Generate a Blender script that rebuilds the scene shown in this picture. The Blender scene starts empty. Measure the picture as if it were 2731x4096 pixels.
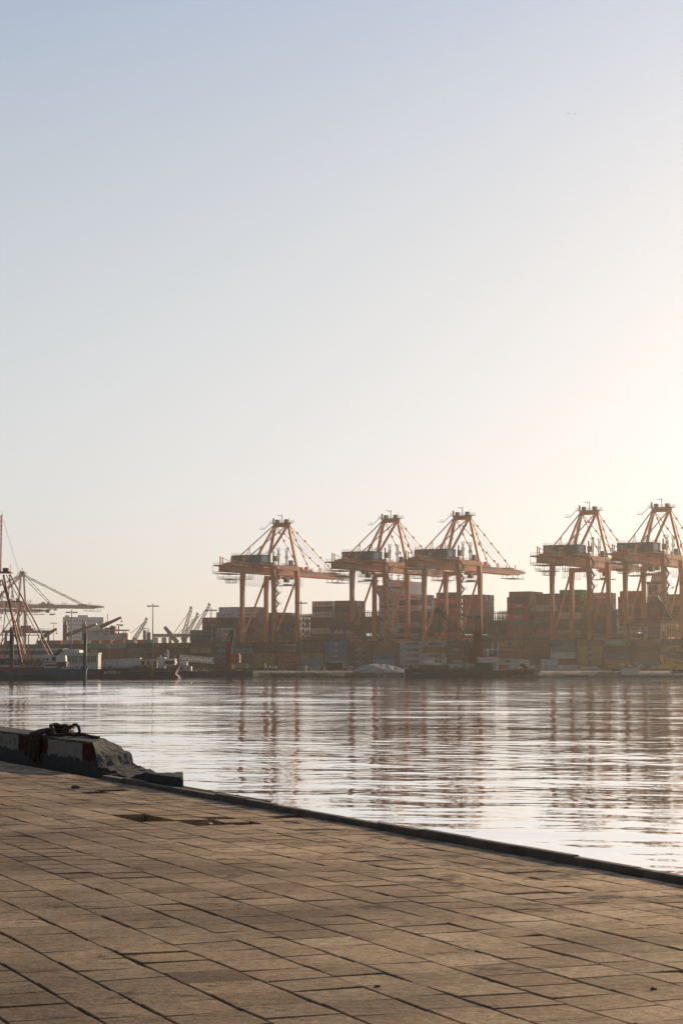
import bpy, bmesh, math, random
from mathutils import Vector, Matrix
R = math.radians
rnd = random.Random(7)
sc = bpy.context.scene
COL = sc.collection

# ---------------------------------------------------------------- camera
F, CX, CY, HOR = 8200.0, 1365.5, 2048.0, 2675.0      # photo pixels (2731 x 4096)
PITCH = math.atan((HOR - CY) / F)
H = 3.1                                              # eye above the water
cam = bpy.data.cameras.new('camera')
camo = bpy.data.objects.new('camera', cam); COL.objects.link(camo)
cam.sensor_fit = 'VERTICAL'; cam.sensor_height = 36.0
cam.lens = F / 4096 * 36.0
cam.clip_start = 0.1; cam.clip_end = 9000
camo.location = (0, 0, H); camo.rotation_euler = (R(90) + PITCH, 0, 0)
sc.camera = camo

# ---------------------------------------------------------------- light
FARSKY = .26
SKYFIT = ((0.4734, 2.5284, 2.8148, -8.1137), (0.4941, 2.4468, 1.813, -4.8995), (0.542, 2.8507, -0.8983, 1.9736))
SUN_EL, SUN_AZ = R(15.5), R(33)                      # azimuth to the right of +Y
w = bpy.data.worlds.new('World'); sc.world = w; w.use_nodes = True
nt = w.node_tree; nt.nodes.clear()
out = nt.nodes.new('ShaderNodeOutputWorld'); bg = nt.nodes.new('ShaderNodeBackground')
sky = nt.nodes.new('ShaderNodeTexSky'); sky.sky_type = 'NISHITA'; sky.sun_disc = False
sky.sun_elevation = SUN_EL; sky.sun_rotation = SUN_AZ
sky.altitude = 0; sky.air_density = 1.0; sky.dust_density = 0.7; sky.ozone_density = 1.0
sx = nt.nodes.new('ShaderNodeSeparateXYZ'); cx = nt.nodes.new('ShaderNodeCombineXYZ')
nt.links.new(sky.outputs[0], sx.inputs[0])
def mt(op, a, b_=None, cl=False):
    k = nt.nodes.new('ShaderNodeMath'); k.operation = op; k.use_clamp = cl
    for j, q in enumerate((a, b_)):
        if q is None: continue
        if isinstance(q, (float, int)): k.inputs[j].default_value = q
        else: nt.links.new(q, k.inputs[j])
    return k.outputs[0]
# a milky evening sky: soft near the sun and the horizon, darker overhead and away from the sun
tcw = nt.nodes.new('ShaderNodeTexCoord'); sz = nt.nodes.new('ShaderNodeSeparateXYZ'); nt.links.new(tcw.outputs['Generated'], sz.inputs[0])
zc = mt('MINIMUM', mt('MAXIMUM', sz.outputs[2], 0.0), .33); z2 = mt('MULTIPLY', zc, zc)
dp = nt.nodes.new('ShaderNodeVectorMath'); dp.operation = 'DOT_PRODUCT'; nt.links.new(tcw.outputs['Generated'], dp.inputs[0])
dp.inputs[1].default_value = (math.sin(SUN_AZ) * math.cos(SUN_EL), math.cos(SUN_AZ) * math.cos(SUN_EL), math.sin(SUN_EL))
fall = nt.nodes.new('ShaderNodeMapRange'); fall.interpolation_type = 'SMOOTHSTEP'
fall.inputs[1].default_value = -.15; fall.inputs[2].default_value = .70; fall.inputs[3].default_value = FARSKY; fall.inputs[4].default_value = 1.0
nt.links.new(dp.outputs['Value'], fall.inputs[0])
away = mt('MULTIPLY', mt('MINIMUM', mt('MAXIMUM', mt('SUBTRACT', .9, dp.outputs['Value']), 0.0), .3), zc)
for i, (g_, k_, a_, b_) in enumerate(SKYFIT):
    e_ = mt('POWER', math.e, mt('ADD', mt('ADD', mt('MULTIPLY', zc, a_), mt('MULTIPLY', z2, b_)), mt('MULTIPLY', away, (-1.7, -1.15, -.5)[i])))
    nt.links.new(mt('MULTIPLY', mt('MULTIPLY', mt('MULTIPLY', mt('POWER', sx.outputs[i], g_), k_), e_), fall.outputs[0]), cx.inputs[i])
nt.links.new(cx.outputs[0], bg.inputs[0]); bg.inputs[1].default_value = 0.1
nt.links.new(bg.outputs[0], out.inputs[0])
sl = bpy.data.lights.new('sun', 'SUN'); sl.energy = 5.0; sl.angle = R(0.6); sl.color = (1.0, 0.75, 0.46)
so = bpy.data.objects.new('sun', sl); COL.objects.link(so)
sd = Vector((math.sin(SUN_AZ) * math.cos(SUN_EL), math.cos(SUN_AZ) * math.cos(SUN_EL), math.sin(SUN_EL)))
so.rotation_euler = sd.to_track_quat('Z', 'Y').to_euler(); so.location = (60, 60, 60)
sc.view_settings.view_transform = 'Standard'; sc.view_settings.look = 'None'
sc.view_settings.exposure = 0.0; sc.view_settings.gamma = 1.0
sc.render.film_transparent = False
sc.cycles.use_denoising = True
sc.cycles.volume_bounces = 0; sc.cycles.max_bounces = 6
sc.cycles.sample_clamp_indirect = 6.0

# ---------------------------------------------------------------- frames
AL = R(29.6); CA, SA = math.cos(AL), math.sin(AL)    # the port's own axes: v along the quay, u away over the ships
ROT = -AL
def PW(s, C): return (s * CA + C * SA, -s * SA + C * CA)
def sC(px, C):
    k = (px - CX) / F
    return C * (k * CA - SA) / (CA + k * SA)
def Zof(px, C):
    return C / (CA + (px - CX) / F * SA)
def wx(px, Z): return (px - CX) / F * Z
def wz(py, Z): return H + (HOR - py) / F * Z         # good enough this close to the horizon

# ---------------------------------------------------------------- mesh helper
class MB:
    def __init__(s): s.v = []; s.f = []; s.m = []
    def quad(s, *p, m=0):
        n = len(s.v); s.v += [tuple(q) for q in p]; s.f.append(tuple(range(n, n + len(p)))); s.m.append(m); return s
    def box(s, x0, x1, y0, y1, z0, z1, m=0):
        n = len(s.v)
        s.v += [(x, y, z) for z in (z0, z1) for x, y in ((x0, y0), (x1, y0), (x1, y1), (x0, y1))]
        for q in ((3, 2, 1, 0), (4, 5, 6, 7), (0, 1, 5, 4), (1, 2, 6, 5), (2, 3, 7, 6), (3, 0, 4, 7)):
            s.f.append(tuple(n + i for i in q)); s.m.append(m)
        return s
    def bar(s, p, q, w, h=None, m=0, w2=None, h2=None):
        h = h or w; w2 = w2 or w; h2 = h2 or h
        p, q = Vector(p), Vector(q); d = (q - p)
        if d.length < 1e-6: return s
        d.normalize()
        up = Vector((0, 0, 1)) if abs(d.z) < .95 else Vector((0, 1, 0))
        a = d.cross(up).normalized(); b = a.cross(d)
        n = len(s.v)
        for c, ww, hh in ((p, w, h), (q, w2, h2)):
            for i, j in ((-1, -1), (1, -1), (1, 1), (-1, 1)):
                s.v.append(tuple(c + a * (i * ww / 2) + b * (j * hh / 2)))
        for k in range(4):
            s.f.append((n + k, n + (k + 1) % 4, n + 4 + (k + 1) % 4, n + 4 + k)); s.m.append(m)
        s.f.append((n + 3, n + 2, n + 1, n)); s.m.append(m); s.f.append((n + 4, n + 5, n + 6, n + 7)); s.m.append(m)
        return s
    def tube(s, pts, r, n=6, m=0, closed=False, r2=None):
        pts = [Vector(p) for p in pts]; base = len(s.v); N = len(pts); prev = None
        for i, p in enumerate(pts):
            d = (pts[(i + 1) % N if closed else min(i + 1, N - 1)] - pts[(i - 1) % N if closed else max(i - 1, 0)])
            d = d.normalized() if d.length > 1e-9 else Vector((0, 0, 1))
            if prev is None:
                up = Vector((0, 0, 1)) if abs(d.z) < .9 else Vector((0, 1, 0)); a = d.cross(up).normalized()
            else:
                a = prev - d * prev.dot(d); a = a.normalized() if a.length > 1e-6 else d.orthogonal().normalized()
            prev = a; b = d.cross(a)
            rr = r if r2 is None else r + (r2 - r) * i / max(1, N - 1)
            for k in range(n):
                t = 2 * math.pi * k / n; s.v.append(tuple(p + a * (rr * math.cos(t)) + b * (rr * math.sin(t))))
        for i in range(N if closed else N - 1):
            for k in range(n):
                i2 = (i + 1) % N
                s.f.append((base + i * n + k, base + i * n + (k + 1) % n, base + i2 * n + (k + 1) % n, base + i2 * n + k)); s.m.append(m)
        if not closed:
            s.f.append(tuple(base + k for k in reversed(range(n)))); s.m.append(m)
            s.f.append(tuple(base + (N - 1) * n + k for k in range(n))); s.m.append(m)
        return s
    def prism(s, pts, y0, y1, m=0, axis='y'):
        """outline pts (a, z) swept from y0 to y1; axis x sweeps along x with outline (y, z), axis z sweeps up with outline (x, y)"""
        def P(a, b, t): return {'y': (a, t, b), 'x': (t, a, b), 'z': (a, b, t)}[axis]
        n = len(s.v); k = len(pts)
        s.v += [P(a, b, y0) for a, b in pts] + [P(a, b, y1) for a, b in pts]
        for i in range(k):
            s.f.append((n + i, n + (i + 1) % k, n + k + (i + 1) % k, n + k + i)); s.m.append(m)
        s.f.append(tuple(n + i for i in reversed(range(k)))); s.m.append(m)
        s.f.append(tuple(n + k + i for i in range(k))); s.m.append(m)
        return s
    def rail(s, pts, h=1.1, step=2.0, r=.05, closed=False, m=0):
        """handrail along floor points: posts, top rail, knee rail"""
        P = [Vector(p) for p in pts]
        if closed: P.append(P[0])
        for a, b in zip(P, P[1:]):
            L = (b - a).length; n = max(1, round(L / step))
            for i in range(n + 1):
                c = a.lerp(b, i / n); s.bar(c, c + Vector((0, 0, h)), r, m=m)
            for z in (h, h * .52): s.bar(a + Vector((0, 0, z)), b + Vector((0, 0, z)), r, m=m)
        return s
    def lattice(s, p, q, w, h, n, t, tb=None, m=0, w2=None, h2=None, side=None):
        """four-chord truss from p to q"""
        tb = tb or t * .6; w2 = w if w2 is None else w2; h2 = h if h2 is None else h2
        p, q = Vector(p), Vector(q); d = (q - p).normalized()
        up = Vector((0, 0, 1)) if abs(d.z) < .95 else Vector((0, 1, 0))
        a = Vector(side).normalized() if side else d.cross(up).normalized(); b = a.cross(d).normalized()
        def c(i, k):
            f = i / n; ww, hh = w + (w2 - w) * f, h + (h2 - h) * f
            sx, sy = ((-1, -1), (1, -1), (1, 1), (-1, 1))[k % 4]
            return p.lerp(q, f) + a * (sx * ww / 2) + b * (sy * hh / 2)
        for k in range(4):
            s.bar(c(0, k), c(n, k), t, m=m)
            for i in range(n):
                if (i + k) % 2: s.bar(c(i, k), c(i + 1, k + 1), tb, m=m)
                else: s.bar(c(i, k + 1), c(i + 1, k), tb, m=m)
                s.bar(c(i, k), c(i, k + 1), tb, m=m)
        return s
    def mesh(s, name, mats, smooth=False):
        me = bpy.data.meshes.new(name); me.from_pydata(s.v, [], s.f)
        for m in (mats if isinstance(mats, (list, tuple)) else [mats]): me.materials.append(m)
        me.polygons.foreach_set('material_index', s.m)
        if smooth: me.polygons.foreach_set('use_smooth', [True] * len(s.f))
        me.update(); return me
    def build(s, name, mats, parent=None, smooth=False, **kw):
        return link(name, s.mesh(name, mats, smooth), parent, **kw)

def link(name, data, parent=None, loc=None, rot=None, label=None, cat=None, group=None, kind=None):
    o = bpy.data.objects.new(name, data); COL.objects.link(o)
    if parent: o.parent = parent
    if loc: o.location = loc
    if rot is not None: o.rotation_euler = (0, 0, rot) if not hasattr(rot, '__len__') else rot
    tag(o, label, cat, group, kind); return o
def tag(o, label=None, cat=None, group=None, kind=None):
    if label: o['label'] = label
    if cat: o['category'] = cat
    if group: o['group'] = group
    if kind: o['kind'] = kind
    return o
def empty(name, loc, rot=0, label=None, cat=None, group=None):
    o = link(name, None, None, loc, rot, label, cat, group); o.empty_display_size = 1; return o
def copy_tree(o, parent=None):
    c = o.copy(); COL.objects.link(c)
    if parent: c.parent = parent
    for ch in list(o.children): copy_tree(ch, c)
    return c
TXT = {}
def text(s, size, mat, parent, loc, rot=(R(90), 0, 0), align='CENTER', name='lettering', bold=.0, sx=1.0, space=1.0, line=1.0):
    """letters as a flat mesh, painted on"""
    key = (s, size, mat.name, align, bold, space, sx, line)
    if key not in TXT:
        c = bpy.data.curves.new('letters', 'FONT'); c.body = s; c.size = size; c.align_x = align; c.align_y = 'CENTER'
        c.offset = bold; c.space_character = space; c.space_line = line; c.resolution_u = 2
        t = bpy.data.objects.new('t', c); me = bpy.data.meshes.new_from_object(t); me.name = 'lettering'
        me.transform(Matrix.Diagonal((sx, 1, 1, 1))); me.materials.clear(); me.materials.append(mat)
        bpy.data.objects.remove(t); bpy.data.curves.remove(c); TXT[key] = me
    return link(name, TXT[key], parent, loc, rot)

# ---------------------------------------------------------------- materials
MATS = {}
def mat(name, rgb, rough=.6, metal=0.0, var=.15, scale=1.5, spec=.4, bump=0.0, bscale=20.0, streak=0.0, objvar=0.0):
    if name in MATS: return MATS[name]
    m = bpy.data.materials.new(name); m.use_nodes = True; n = m.node_tree; b = n.nodes['Principled BSDF']
    b.inputs['Roughness'].default_value = rough; b.inputs['Metallic'].default_value = metal
    b.inputs['Specular IOR Level'].default_value = spec
    if var or streak or objvar:
        tc = n.nodes.new('ShaderNodeTexCoord'); no = n.nodes.new('ShaderNodeTexNoise'); no.inputs['Scale'].default_value = scale
        no.inputs['Detail'].default_value = 4
        mp = n.nodes.new('ShaderNodeMapping')
        if streak: mp.inputs['Scale'].default_value = (1, 1, 1 - streak)
        n.links.new(tc.outputs['Object'], mp.inputs[0]); n.links.new(mp.outputs[0], no.inputs[0])
        mr = n.nodes.new('ShaderNodeMapRange'); mr.inputs[1].default_value = .3; mr.inputs[2].default_value = .7
        mr.inputs[3].default_value = 1 - var; mr.inputs[4].default_value = 1 + var
        n.links.new(no.outputs[0], mr.inputs[0])
        mx = n.nodes.new('ShaderNodeVectorMath'); mx.operation = 'SCALE'; mx.inputs[0].default_value = rgb
        fac = mr.outputs[0]
        if objvar:
            oi = n.nodes.new('ShaderNodeObjectInfo'); m2 = n.nodes.new('ShaderNodeMapRange')
            m2.inputs[3].default_value = 1 - objvar; m2.inputs[4].default_value = 1 + objvar
            n.links.new(oi.outputs['Random'], m2.inputs[0]); mm = n.nodes.new('ShaderNodeMath'); mm.operation = 'MULTIPLY'
            n.links.new(fac, mm.inputs[0]); n.links.new(m2.outputs[0], mm.inputs[1]); fac = mm.outputs[0]
        n.links.new(fac, mx.inputs['Scale']); n.links.new(mx.outputs[0], b.inputs['Base Color'])
    else: b.inputs['Base Color'].default_value = (*rgb, 1)
    if bump:
        nb = n.nodes.new('ShaderNodeTexNoise'); nb.inputs['Scale'].default_value = bscale; nb.inputs['Detail'].default_value = 5
        t2 = n.nodes.new('ShaderNodeTexCoord'); n.links.new(t2.outputs['Object'], nb.inputs[0])
        bp = n.nodes.new('ShaderNodeBump'); bp.inputs['Distance'].default_value = bump; bp.inputs['Strength'].default_value = 1
        n.links.new(nb.outputs[0], bp.inputs['Height']); n.links.new(bp.outputs[0], b.inputs['Normal'])
    m.diffuse_color = (*rgb, 1); MATS[name] = m; return m

# ================================================================ THE SETTING
WAVE = dict(slope=.036, small=.008, mid=.02, calm=.25, gloss=.8)
import numpy as np
def wave_height(X, Y, res):
    """sum of many small wind waves; a component fades out where the mesh is too coarse to carry it"""
    g = np.random.RandomState(5); Z = np.zeros_like(X); N = 46
    for i in range(N):
        lam = .40 * (18.0 / .40) ** (i / (N - 1)) * g.uniform(.9, 1.1); th = g.normal(0, .62) + 1.35; k = 2 * math.pi / lam
        w_ = 1.0 if lam < 2.2 else .5 + 1.7 * np.clip((Y - 120) / 240, 0, 1) + 1.6 * np.clip((Y - 480) / 120, 0, 1)
        fade = np.clip((lam / res - 2.2) / 2.5, 0, 1)
        amp = WAVE['slope'] * math.sqrt(2.0 / N) / k * w_
        Z += fade * amp * np.sin(k * (X * math.cos(th) + Y * math.sin(th)) + g.uniform(0, 6.28) + .7 * np.sin(X * .05 * g.uniform(.5, 1) + Y * .11 * g.uniform(.5, 1) + i))
    gust = .62 + .38 * np.sin(X * .021 + 1.3 * np.sin(Y * .043 + 2)) * np.sin(Y * .055 + 1.1 * np.sin(X * .03))
    return Z * gust
def water():
    m = bpy.data.materials.new('sea_water'); m.use_nodes = True; n = m.node_tree; b = n.nodes['Principled BSDF']
    b.inputs['Base Color'].default_value = (.05, .06, .06, 1); b.inputs['Roughness'].default_value = .02
    b.inputs['IOR'].default_value = 1.33
    tc = n.nodes.new('ShaderNodeTexCoord')
    def noise(scale, sxy, detail=3, rough=.5, off=0, rot=8):
        mp = n.nodes.new('ShaderNodeMapping'); mp.inputs['Scale'].default_value = (sxy[0], sxy[1], 1)
        mp.inputs['Location'].default_value = (off, off * 1.7, 0); mp.inputs['Rotation'].default_value = (0, 0, R(rot))
        n.links.new(tc.outputs['Object'], mp.inputs[0])
        no = n.nodes.new('ShaderNodeTexNoise'); no.inputs['Scale'].default_value = scale
        no.inputs['Detail'].default_value = detail; no.inputs['Roughness'].default_value = rough
        n.links.new(mp.outputs[0], no.inputs[0]); return no.outputs[0]
    def mth(op, a, b_):
        k = n.nodes.new('ShaderNodeMath'); k.operation = op
        for i, q in enumerate((a, b_)):
            if isinstance(q, (int, float)): k.inputs[i].default_value = q
            else: n.links.new(q, k.inputs[i])
        return k.outputs[0]
    def mr(x, a, b_, c, d):
        k = n.nodes.new('ShaderNodeMapRange')
        for i, q in enumerate((a, b_, c, d)): k.inputs[i + 1].default_value = q
        n.links.new(x, k.inputs[0]); return k.outputs[0]
    small = noise(1.0, (1.1, 2.0), 2, .45); mid = noise(.25, (.7, 1.3), 2, .5, 13, -12)
    patch = noise(.020, (.35, 2.0), 4, .65, 31, 3)
    h = mth('MULTIPLY', mth('ADD', mth('MULTIPLY', small, WAVE['small']), mth('MULTIPLY', mid, WAVE['mid'])), mr(patch, .40, .58, WAVE['calm'], 1.0))
    sy = n.nodes.new('ShaderNodeSeparateXYZ'); n.links.new(tc.outputs['Object'], sy.inputs[0]); h = mth('MULTIPLY', h, mr(sy.outputs[1], 70, 330, 1.0, 4.0))   # more open water, more ruffled
    bp = n.nodes.new('ShaderNodeBump'); bp.inputs['Strength'].default_value = 1; bp.inputs['Distance'].default_value = 1
    n.links.new(h, bp.inputs['Height']); n.links.new(bp.outputs[0], b.inputs['Normal'])
    gl = n.nodes.new('ShaderNodeBsdfGlossy'); gl.inputs['Roughness'].default_value = .02; gl.inputs['Color'].default_value = (.96, .97, .99, 1); n.links.new(bp.outputs[0], gl.inputs['Normal'])
    mx = n.nodes.new('ShaderNodeMixShader'); mx.inputs[0].default_value = WAVE['gloss']
    n.links.new(b.outputs[0], mx.inputs[1]); n.links.new(gl.outputs[0], mx.inputs[2]); n.links.new(mx.outputs[0], n.nodes['Material Output'].inputs[0])
    ys = [2.0, 4.0, 6.0, 8.0, 10.0, 12.0]; res = [2.0] * 5
    while ys[-1] < 745: d = max(.16, ys[-1] ** 2 * 2.7e-5); res.append(d); ys.append(ys[-1] + d)
    res.append(res[-1]); ys = np.array(ys); res = np.array(res); side = .23 * (2.0 / .23) ** (np.arange(1, 41) / 40.0); ks = np.concatenate([-side[::-1], np.linspace(-.23, .23, 1000), side]); dk = np.gradient(ks)
    Yg = np.repeat(ys[:, None], len(ks), 1); Xg = ys[:, None] * ks[None, :]
    r = np.maximum(res[:, None], ys[:, None] * dk[None, :])
    Zg = wave_height(Xg, Yg, r)
    co = np.stack([Xg, Yg, Zg], -1).reshape(-1, 3).astype(np.float32)
    R_, C_ = Yg.shape; i = np.arange(R_ - 1)[:, None] * C_ + np.arange(C_ - 1)[None, :]
    q = np.stack([i, i + 1, i + C_ + 1, i + C_], -1).reshape(-1, 4)
    extra = np.array([(-1500, -200, 0), (1500, -200, 0), (1500, 2, 0), (-1500, 2, 0), (4, 2, 0), (1500, 2, 0), (1500, 745, 0), (745, 372.5, 0), (-4, 2, 0), (-745, 372.5, 0), (-1500, 745, 0), (-1500, 2, 0)], np.float32); n0 = len(co)
    co = np.concatenate([co, extra]); q = np.concatenate([q, [[n0, n0 + 1, n0 + 2, n0 + 3], [n0 + 4, n0 + 5, n0 + 6, n0 + 7], [n0 + 8, n0 + 9, n0 + 10, n0 + 11]]]).astype(np.int32)
    me = bpy.data.meshes.new('water'); me.vertices.add(len(co)); me.vertices.foreach_set('co', co.ravel())
    me.loops.add(q.size); me.loops.foreach_set('vertex_index', q.ravel()); me.polygons.add(len(q))
    me.polygons.foreach_set('loop_start', np.arange(0, q.size, 4, dtype=np.int32)); me.polygons.foreach_set('use_smooth', np.ones(len(q), bool))
    me.update(calc_edges=True); me.materials.append(m)
    link('water', me, kind='structure')
water()

# near quay: rows of pavers run along D1 (away, 22.4 degrees left of the view), D2 points across them to the water
ZQ = 1.5
T1 = R(22.4); D1 = Vector((-math.sin(T1), math.cos(T1), 0)); D2 = Vector((math.cos(T1), math.sin(T1), 0))
def Q(a, b, z=0.0):
    p = D1 * a + D2 * b; return (p.x, p.y, ZQ + z)
def on_quay(px, py, dz=0.0):
    Z = F * (H - ZQ - dz) / (py - HOR); X = (px - CX) / F * Z
    v = Vector((X, Z, 0)); return v.dot(D1), v.dot(D2)

def stone_mat():
    m = bpy.data.materials.new('worn_sandstone_paver'); m.use_nodes = True; n = m.node_tree; b = n.nodes['Principled BSDF']
    b.inputs['Roughness'].default_value = .7; b.inputs['Specular IOR Level'].default_value = .06
    tc = n.nodes.new('ShaderNodeTexCoord')
    at = n.nodes.new('ShaderNodeAttribute'); at.attribute_name = 'tone'
    def noise(sc_, det=5, ro=.6):
        no = n.nodes.new('ShaderNodeTexNoise'); no.inputs['Scale'].default_value = sc_; no.inputs['Detail'].default_value = det
        no.inputs['Roughness'].default_value = ro; n.links.new(tc.outputs['Object'], no.inputs[0]); return no.outputs[0]
    big, grit, fine = noise(.55, 4, .6), noise(14, 4, .7), noise(75, 3, .65)
    def mr(x, a, b_, c, d):
        k = n.nodes.new('ShaderNodeMapRange'); 
        for i, q in enumerate((a, b_, c, d)): k.inputs[i + 1].default_value = q
        n.links.new(x, k.inputs[0]); return k.outputs[0]
    def mul(x, y):
        k = n.nodes.new('ShaderNodeMath'); k.operation = 'MULTIPLY'; n.links.new(x, k.inputs[0]); n.links.new(y, k.inputs[1]); return k.outputs[0]
    f = mul(mul(mr(big, .35, .65, .6, 1.22), mr(grit, .3, .7, .66, 1.30)), mul(mr(at.outputs['Fac'], 0, 1, .60, 1.30), mr(fine, .3, .7, .6, 1.4)))
    dt = n.nodes.new('ShaderNodeVectorMath'); dt.operation = 'DOT_PRODUCT'; dt.inputs[1].default_value = (math.cos(R(22.4)), math.sin(R(22.4)), 0)
    n.links.new(tc.outputs['Object'], dt.inputs[0])
    stain = noise(2.1, 6, .72)
    near = mr(dt.outputs['Value'], 5.6, 8.2, 0, .11)
    sb = n.nodes.new('ShaderNodeMath'); sb.operation = 'ADD'; n.links.new(stain, sb.inputs[0]); n.links.new(near, sb.inputs[1])
    sxx = n.nodes.new('ShaderNodeSeparateXYZ'); n.links.new(tc.outputs['Object'], sxx.inputs[0]); f = mul(f, mr(sxx.outputs[0], -3, 2.4, .98, 1.52))  # the low sun's brightening to the right, painted into the stone colour
    f = mul(mul(f, mr(sb.outputs[0], .60, .66, 1.0, .42)), mr(dt.outputs['Value'], 2.0, 7.5, .74, 1.14))      # light falloff painted in: darker inland, brighter towards the edge
    blot = noise(3.3, 5, .7); f = mul(f, mr(blot, .56, .70, 1.0, .62))
    mixc = n.nodes.new('ShaderNodeMix'); mixc.data_type = 'RGBA'
    mixc.inputs[6].default_value = (.345, .235, .143, 1); mixc.inputs[7].default_value = (.325, .243, .162, 1)
    n.links.new(mr(at.outputs['Fac'], 0, 1, 0, 1), mixc.inputs[0])
    vm = n.nodes.new('ShaderNodeVectorMath'); vm.operation = 'SCALE'; n.links.new(mixc.outputs[2], vm.inputs[0]); n.links.new(f, vm.inputs['Scale'])
    n.links.new(vm.outputs[0], b.inputs['Base Color'])
    ad = n.nodes.new('ShaderNodeMath'); ad.operation = 'ADD'; n.links.new(mr(grit, 0, 1, 0, .012), ad.inputs[0]); n.links.new(mr(fine, 0, 1, 0, .004), ad.inputs[1])
    bp = n.nodes.new('ShaderNodeBump'); bp.inputs['Distance'].default_value = 1.0; bp.inputs['Strength'].default_value = .55
    n.links.new(ad.outputs[0], bp.inputs['Height']); n.links.new(bp.outputs[0], b.inputs['Normal'])
    return m
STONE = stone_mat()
EDGE = 8.2
def pavement():
    g = rnd
    mb = MB(); tones = []
    pits = [on_quay(650, 3268), on_quay(760, 3282), on_quay(900, 3283), on_quay(965, 3287), on_quay(1120, 3264), on_quay(495, 3156), on_quay(885,3264), on_quay(600, 3259), on_quay(830, 3283), on_quay(700, 3275)]
    pitd = [.16, .06, .16, .16, .16, .06, .06, .16, .16, .16]
    b1 = EDGE; row = 0
    while b1 > -7:
        wd = .30 if row % 4 == 2 else .40
        b0 = b1 - wd; a = -6 + g.random() * .5
        run = 0
        while a < 62:
            L = .385
            drop = 0; tilt = (g.gauss(0, .0016), g.gauss(0, .0016)); z = g.gauss(0, .0013)
            if g.random() < .02: z -= .004; tilt = (g.gauss(0, .005), g.gauss(0, .005))
            for (pa, pb), dd in zip(pits, pitd):
                if a <= pa < a + L and b0 <= pb < b1: drop = dd
            if drop: tilt = (g.gauss(0, .006), -.012)
            ga, gb = .0034, .0045 + g.random() * .003
            x0, x1, y0, y1 = a + ga, a + L - ga, b0 + gb, b1 - gb
            bev = .006
            def zz(u_, v_): return z - drop + tilt[0] * u_ + tilt[1] * v_
            n = len(mb.v)
            cs = [(x0, y0, -1, -1), (x1, y0, 1, -1), (x1, y1, 1, 1), (x0, y1, -1, 1)]
            for x, y, i, j in cs: mb.v.append(Q(x - i * bev, y - j * bev, zz(i, j)))
            for x, y, i, j in cs: mb.v.append(Q(x, y, zz(i, j) - bev * .8))
            for x, y, i, j in cs: mb.v.append(Q(x, y, -.17))
            # Q(a,b): D1 x D2 points down, so wind the other way round
            mb.f.append((n + 3, n + 2, n + 1, n)); mb.m.append(0)
            for k in range(4):
                k2 = (k + 1) % 4
                mb.f.append((n + k, n + k2, n + 4 + k2, n + 4 + k)); mb.m.append(0)
                mb.f.append((n + 4 + k, n + 4 + k2, n + 8 + k2, n + 8 + k)); mb.m.append(0)
            t = min(1, max(0, g.gauss(.52, .17))); tones += [t] * 9
            a += L
        b1 = b0; row += 1
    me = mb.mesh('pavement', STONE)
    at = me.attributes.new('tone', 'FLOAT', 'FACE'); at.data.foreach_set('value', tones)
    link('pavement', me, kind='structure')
pavement()
BED = mat('shade_darkened_bed', (.014, .012, .010), .95, spec=.1, var=.4, scale=6, bump=.01, bscale=30)  # near-black: the shade inside the open pits is put into this colour
CONC = mat('weathered_concrete', (.15, .135, .115), .9, var=.35, scale=3, bump=.02, bscale=14)
mb = MB()
def qbox(mb, a0, a1, b0, b1, z0, z1, m=0):
    n = len(mb.v)
    for z in (z0, z1):
        for a, b in ((a0, b0), (a1, b0), (a1, b1), (a0, b1)): mb.v.append(Q(a, b, z))
    for q in ((0, 1, 2, 3), (7, 6, 5, 4), (4, 5, 1, 0), (5, 6, 2, 1), (6, 7, 3, 2), (7, 4, 0, 3)):
        mb.f.append(tuple(n + i for i in q)); mb.m.append(m)
qbox(mb, -130, 25.5, -120, EDGE + .35, -3.5, -.13); qbox(mb, 25.5, 230, -120, EDGE + 1.3, -3.5, -.131); mb.build('quay', [BED], kind='structure')
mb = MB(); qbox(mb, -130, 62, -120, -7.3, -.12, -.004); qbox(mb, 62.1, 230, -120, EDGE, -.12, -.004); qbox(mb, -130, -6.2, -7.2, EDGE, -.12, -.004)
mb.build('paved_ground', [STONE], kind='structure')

def kerb():
    mb = MB(); a = -14.0; g = rnd
    while a < 29.0:
        L = 1.0; dz = g.gauss(0, .005); db = g.gauss(0, .006)
        L2 = min(a + L, 29.2)
        pts = [(EDGE + .006 + db, -.13), (EDGE + .012 + db, .050 + dz), (EDGE + .022 + db, .062 + dz), (EDGE + .085, .064 + dz), (EDGE + .10, .055 + dz), (EDGE + .11, -.13)]
        n = len(mb.v); k = len(pts)
        for aa in (a + .004, L2 - .004): mb.v += [Q(aa, b, z) for b, z in pts]
        for i in range(k): mb.f.append((n + i, n + (i + 1) % k, n + k + (i + 1) % k, n + k + i)); mb.m.append(0)
        mb.f.append(tuple(n + i for i in reversed(range(k)))); mb.m.append(0); mb.f.append(tuple(n + k + i for i in range(k))); mb.m.append(0)
        a += L
    mb.build('kerb', mat('kerb_stone', (.17, .14, .11), .9, var=.3, scale=5, bump=.012, bscale=25), kind='structure')
kerb()
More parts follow.
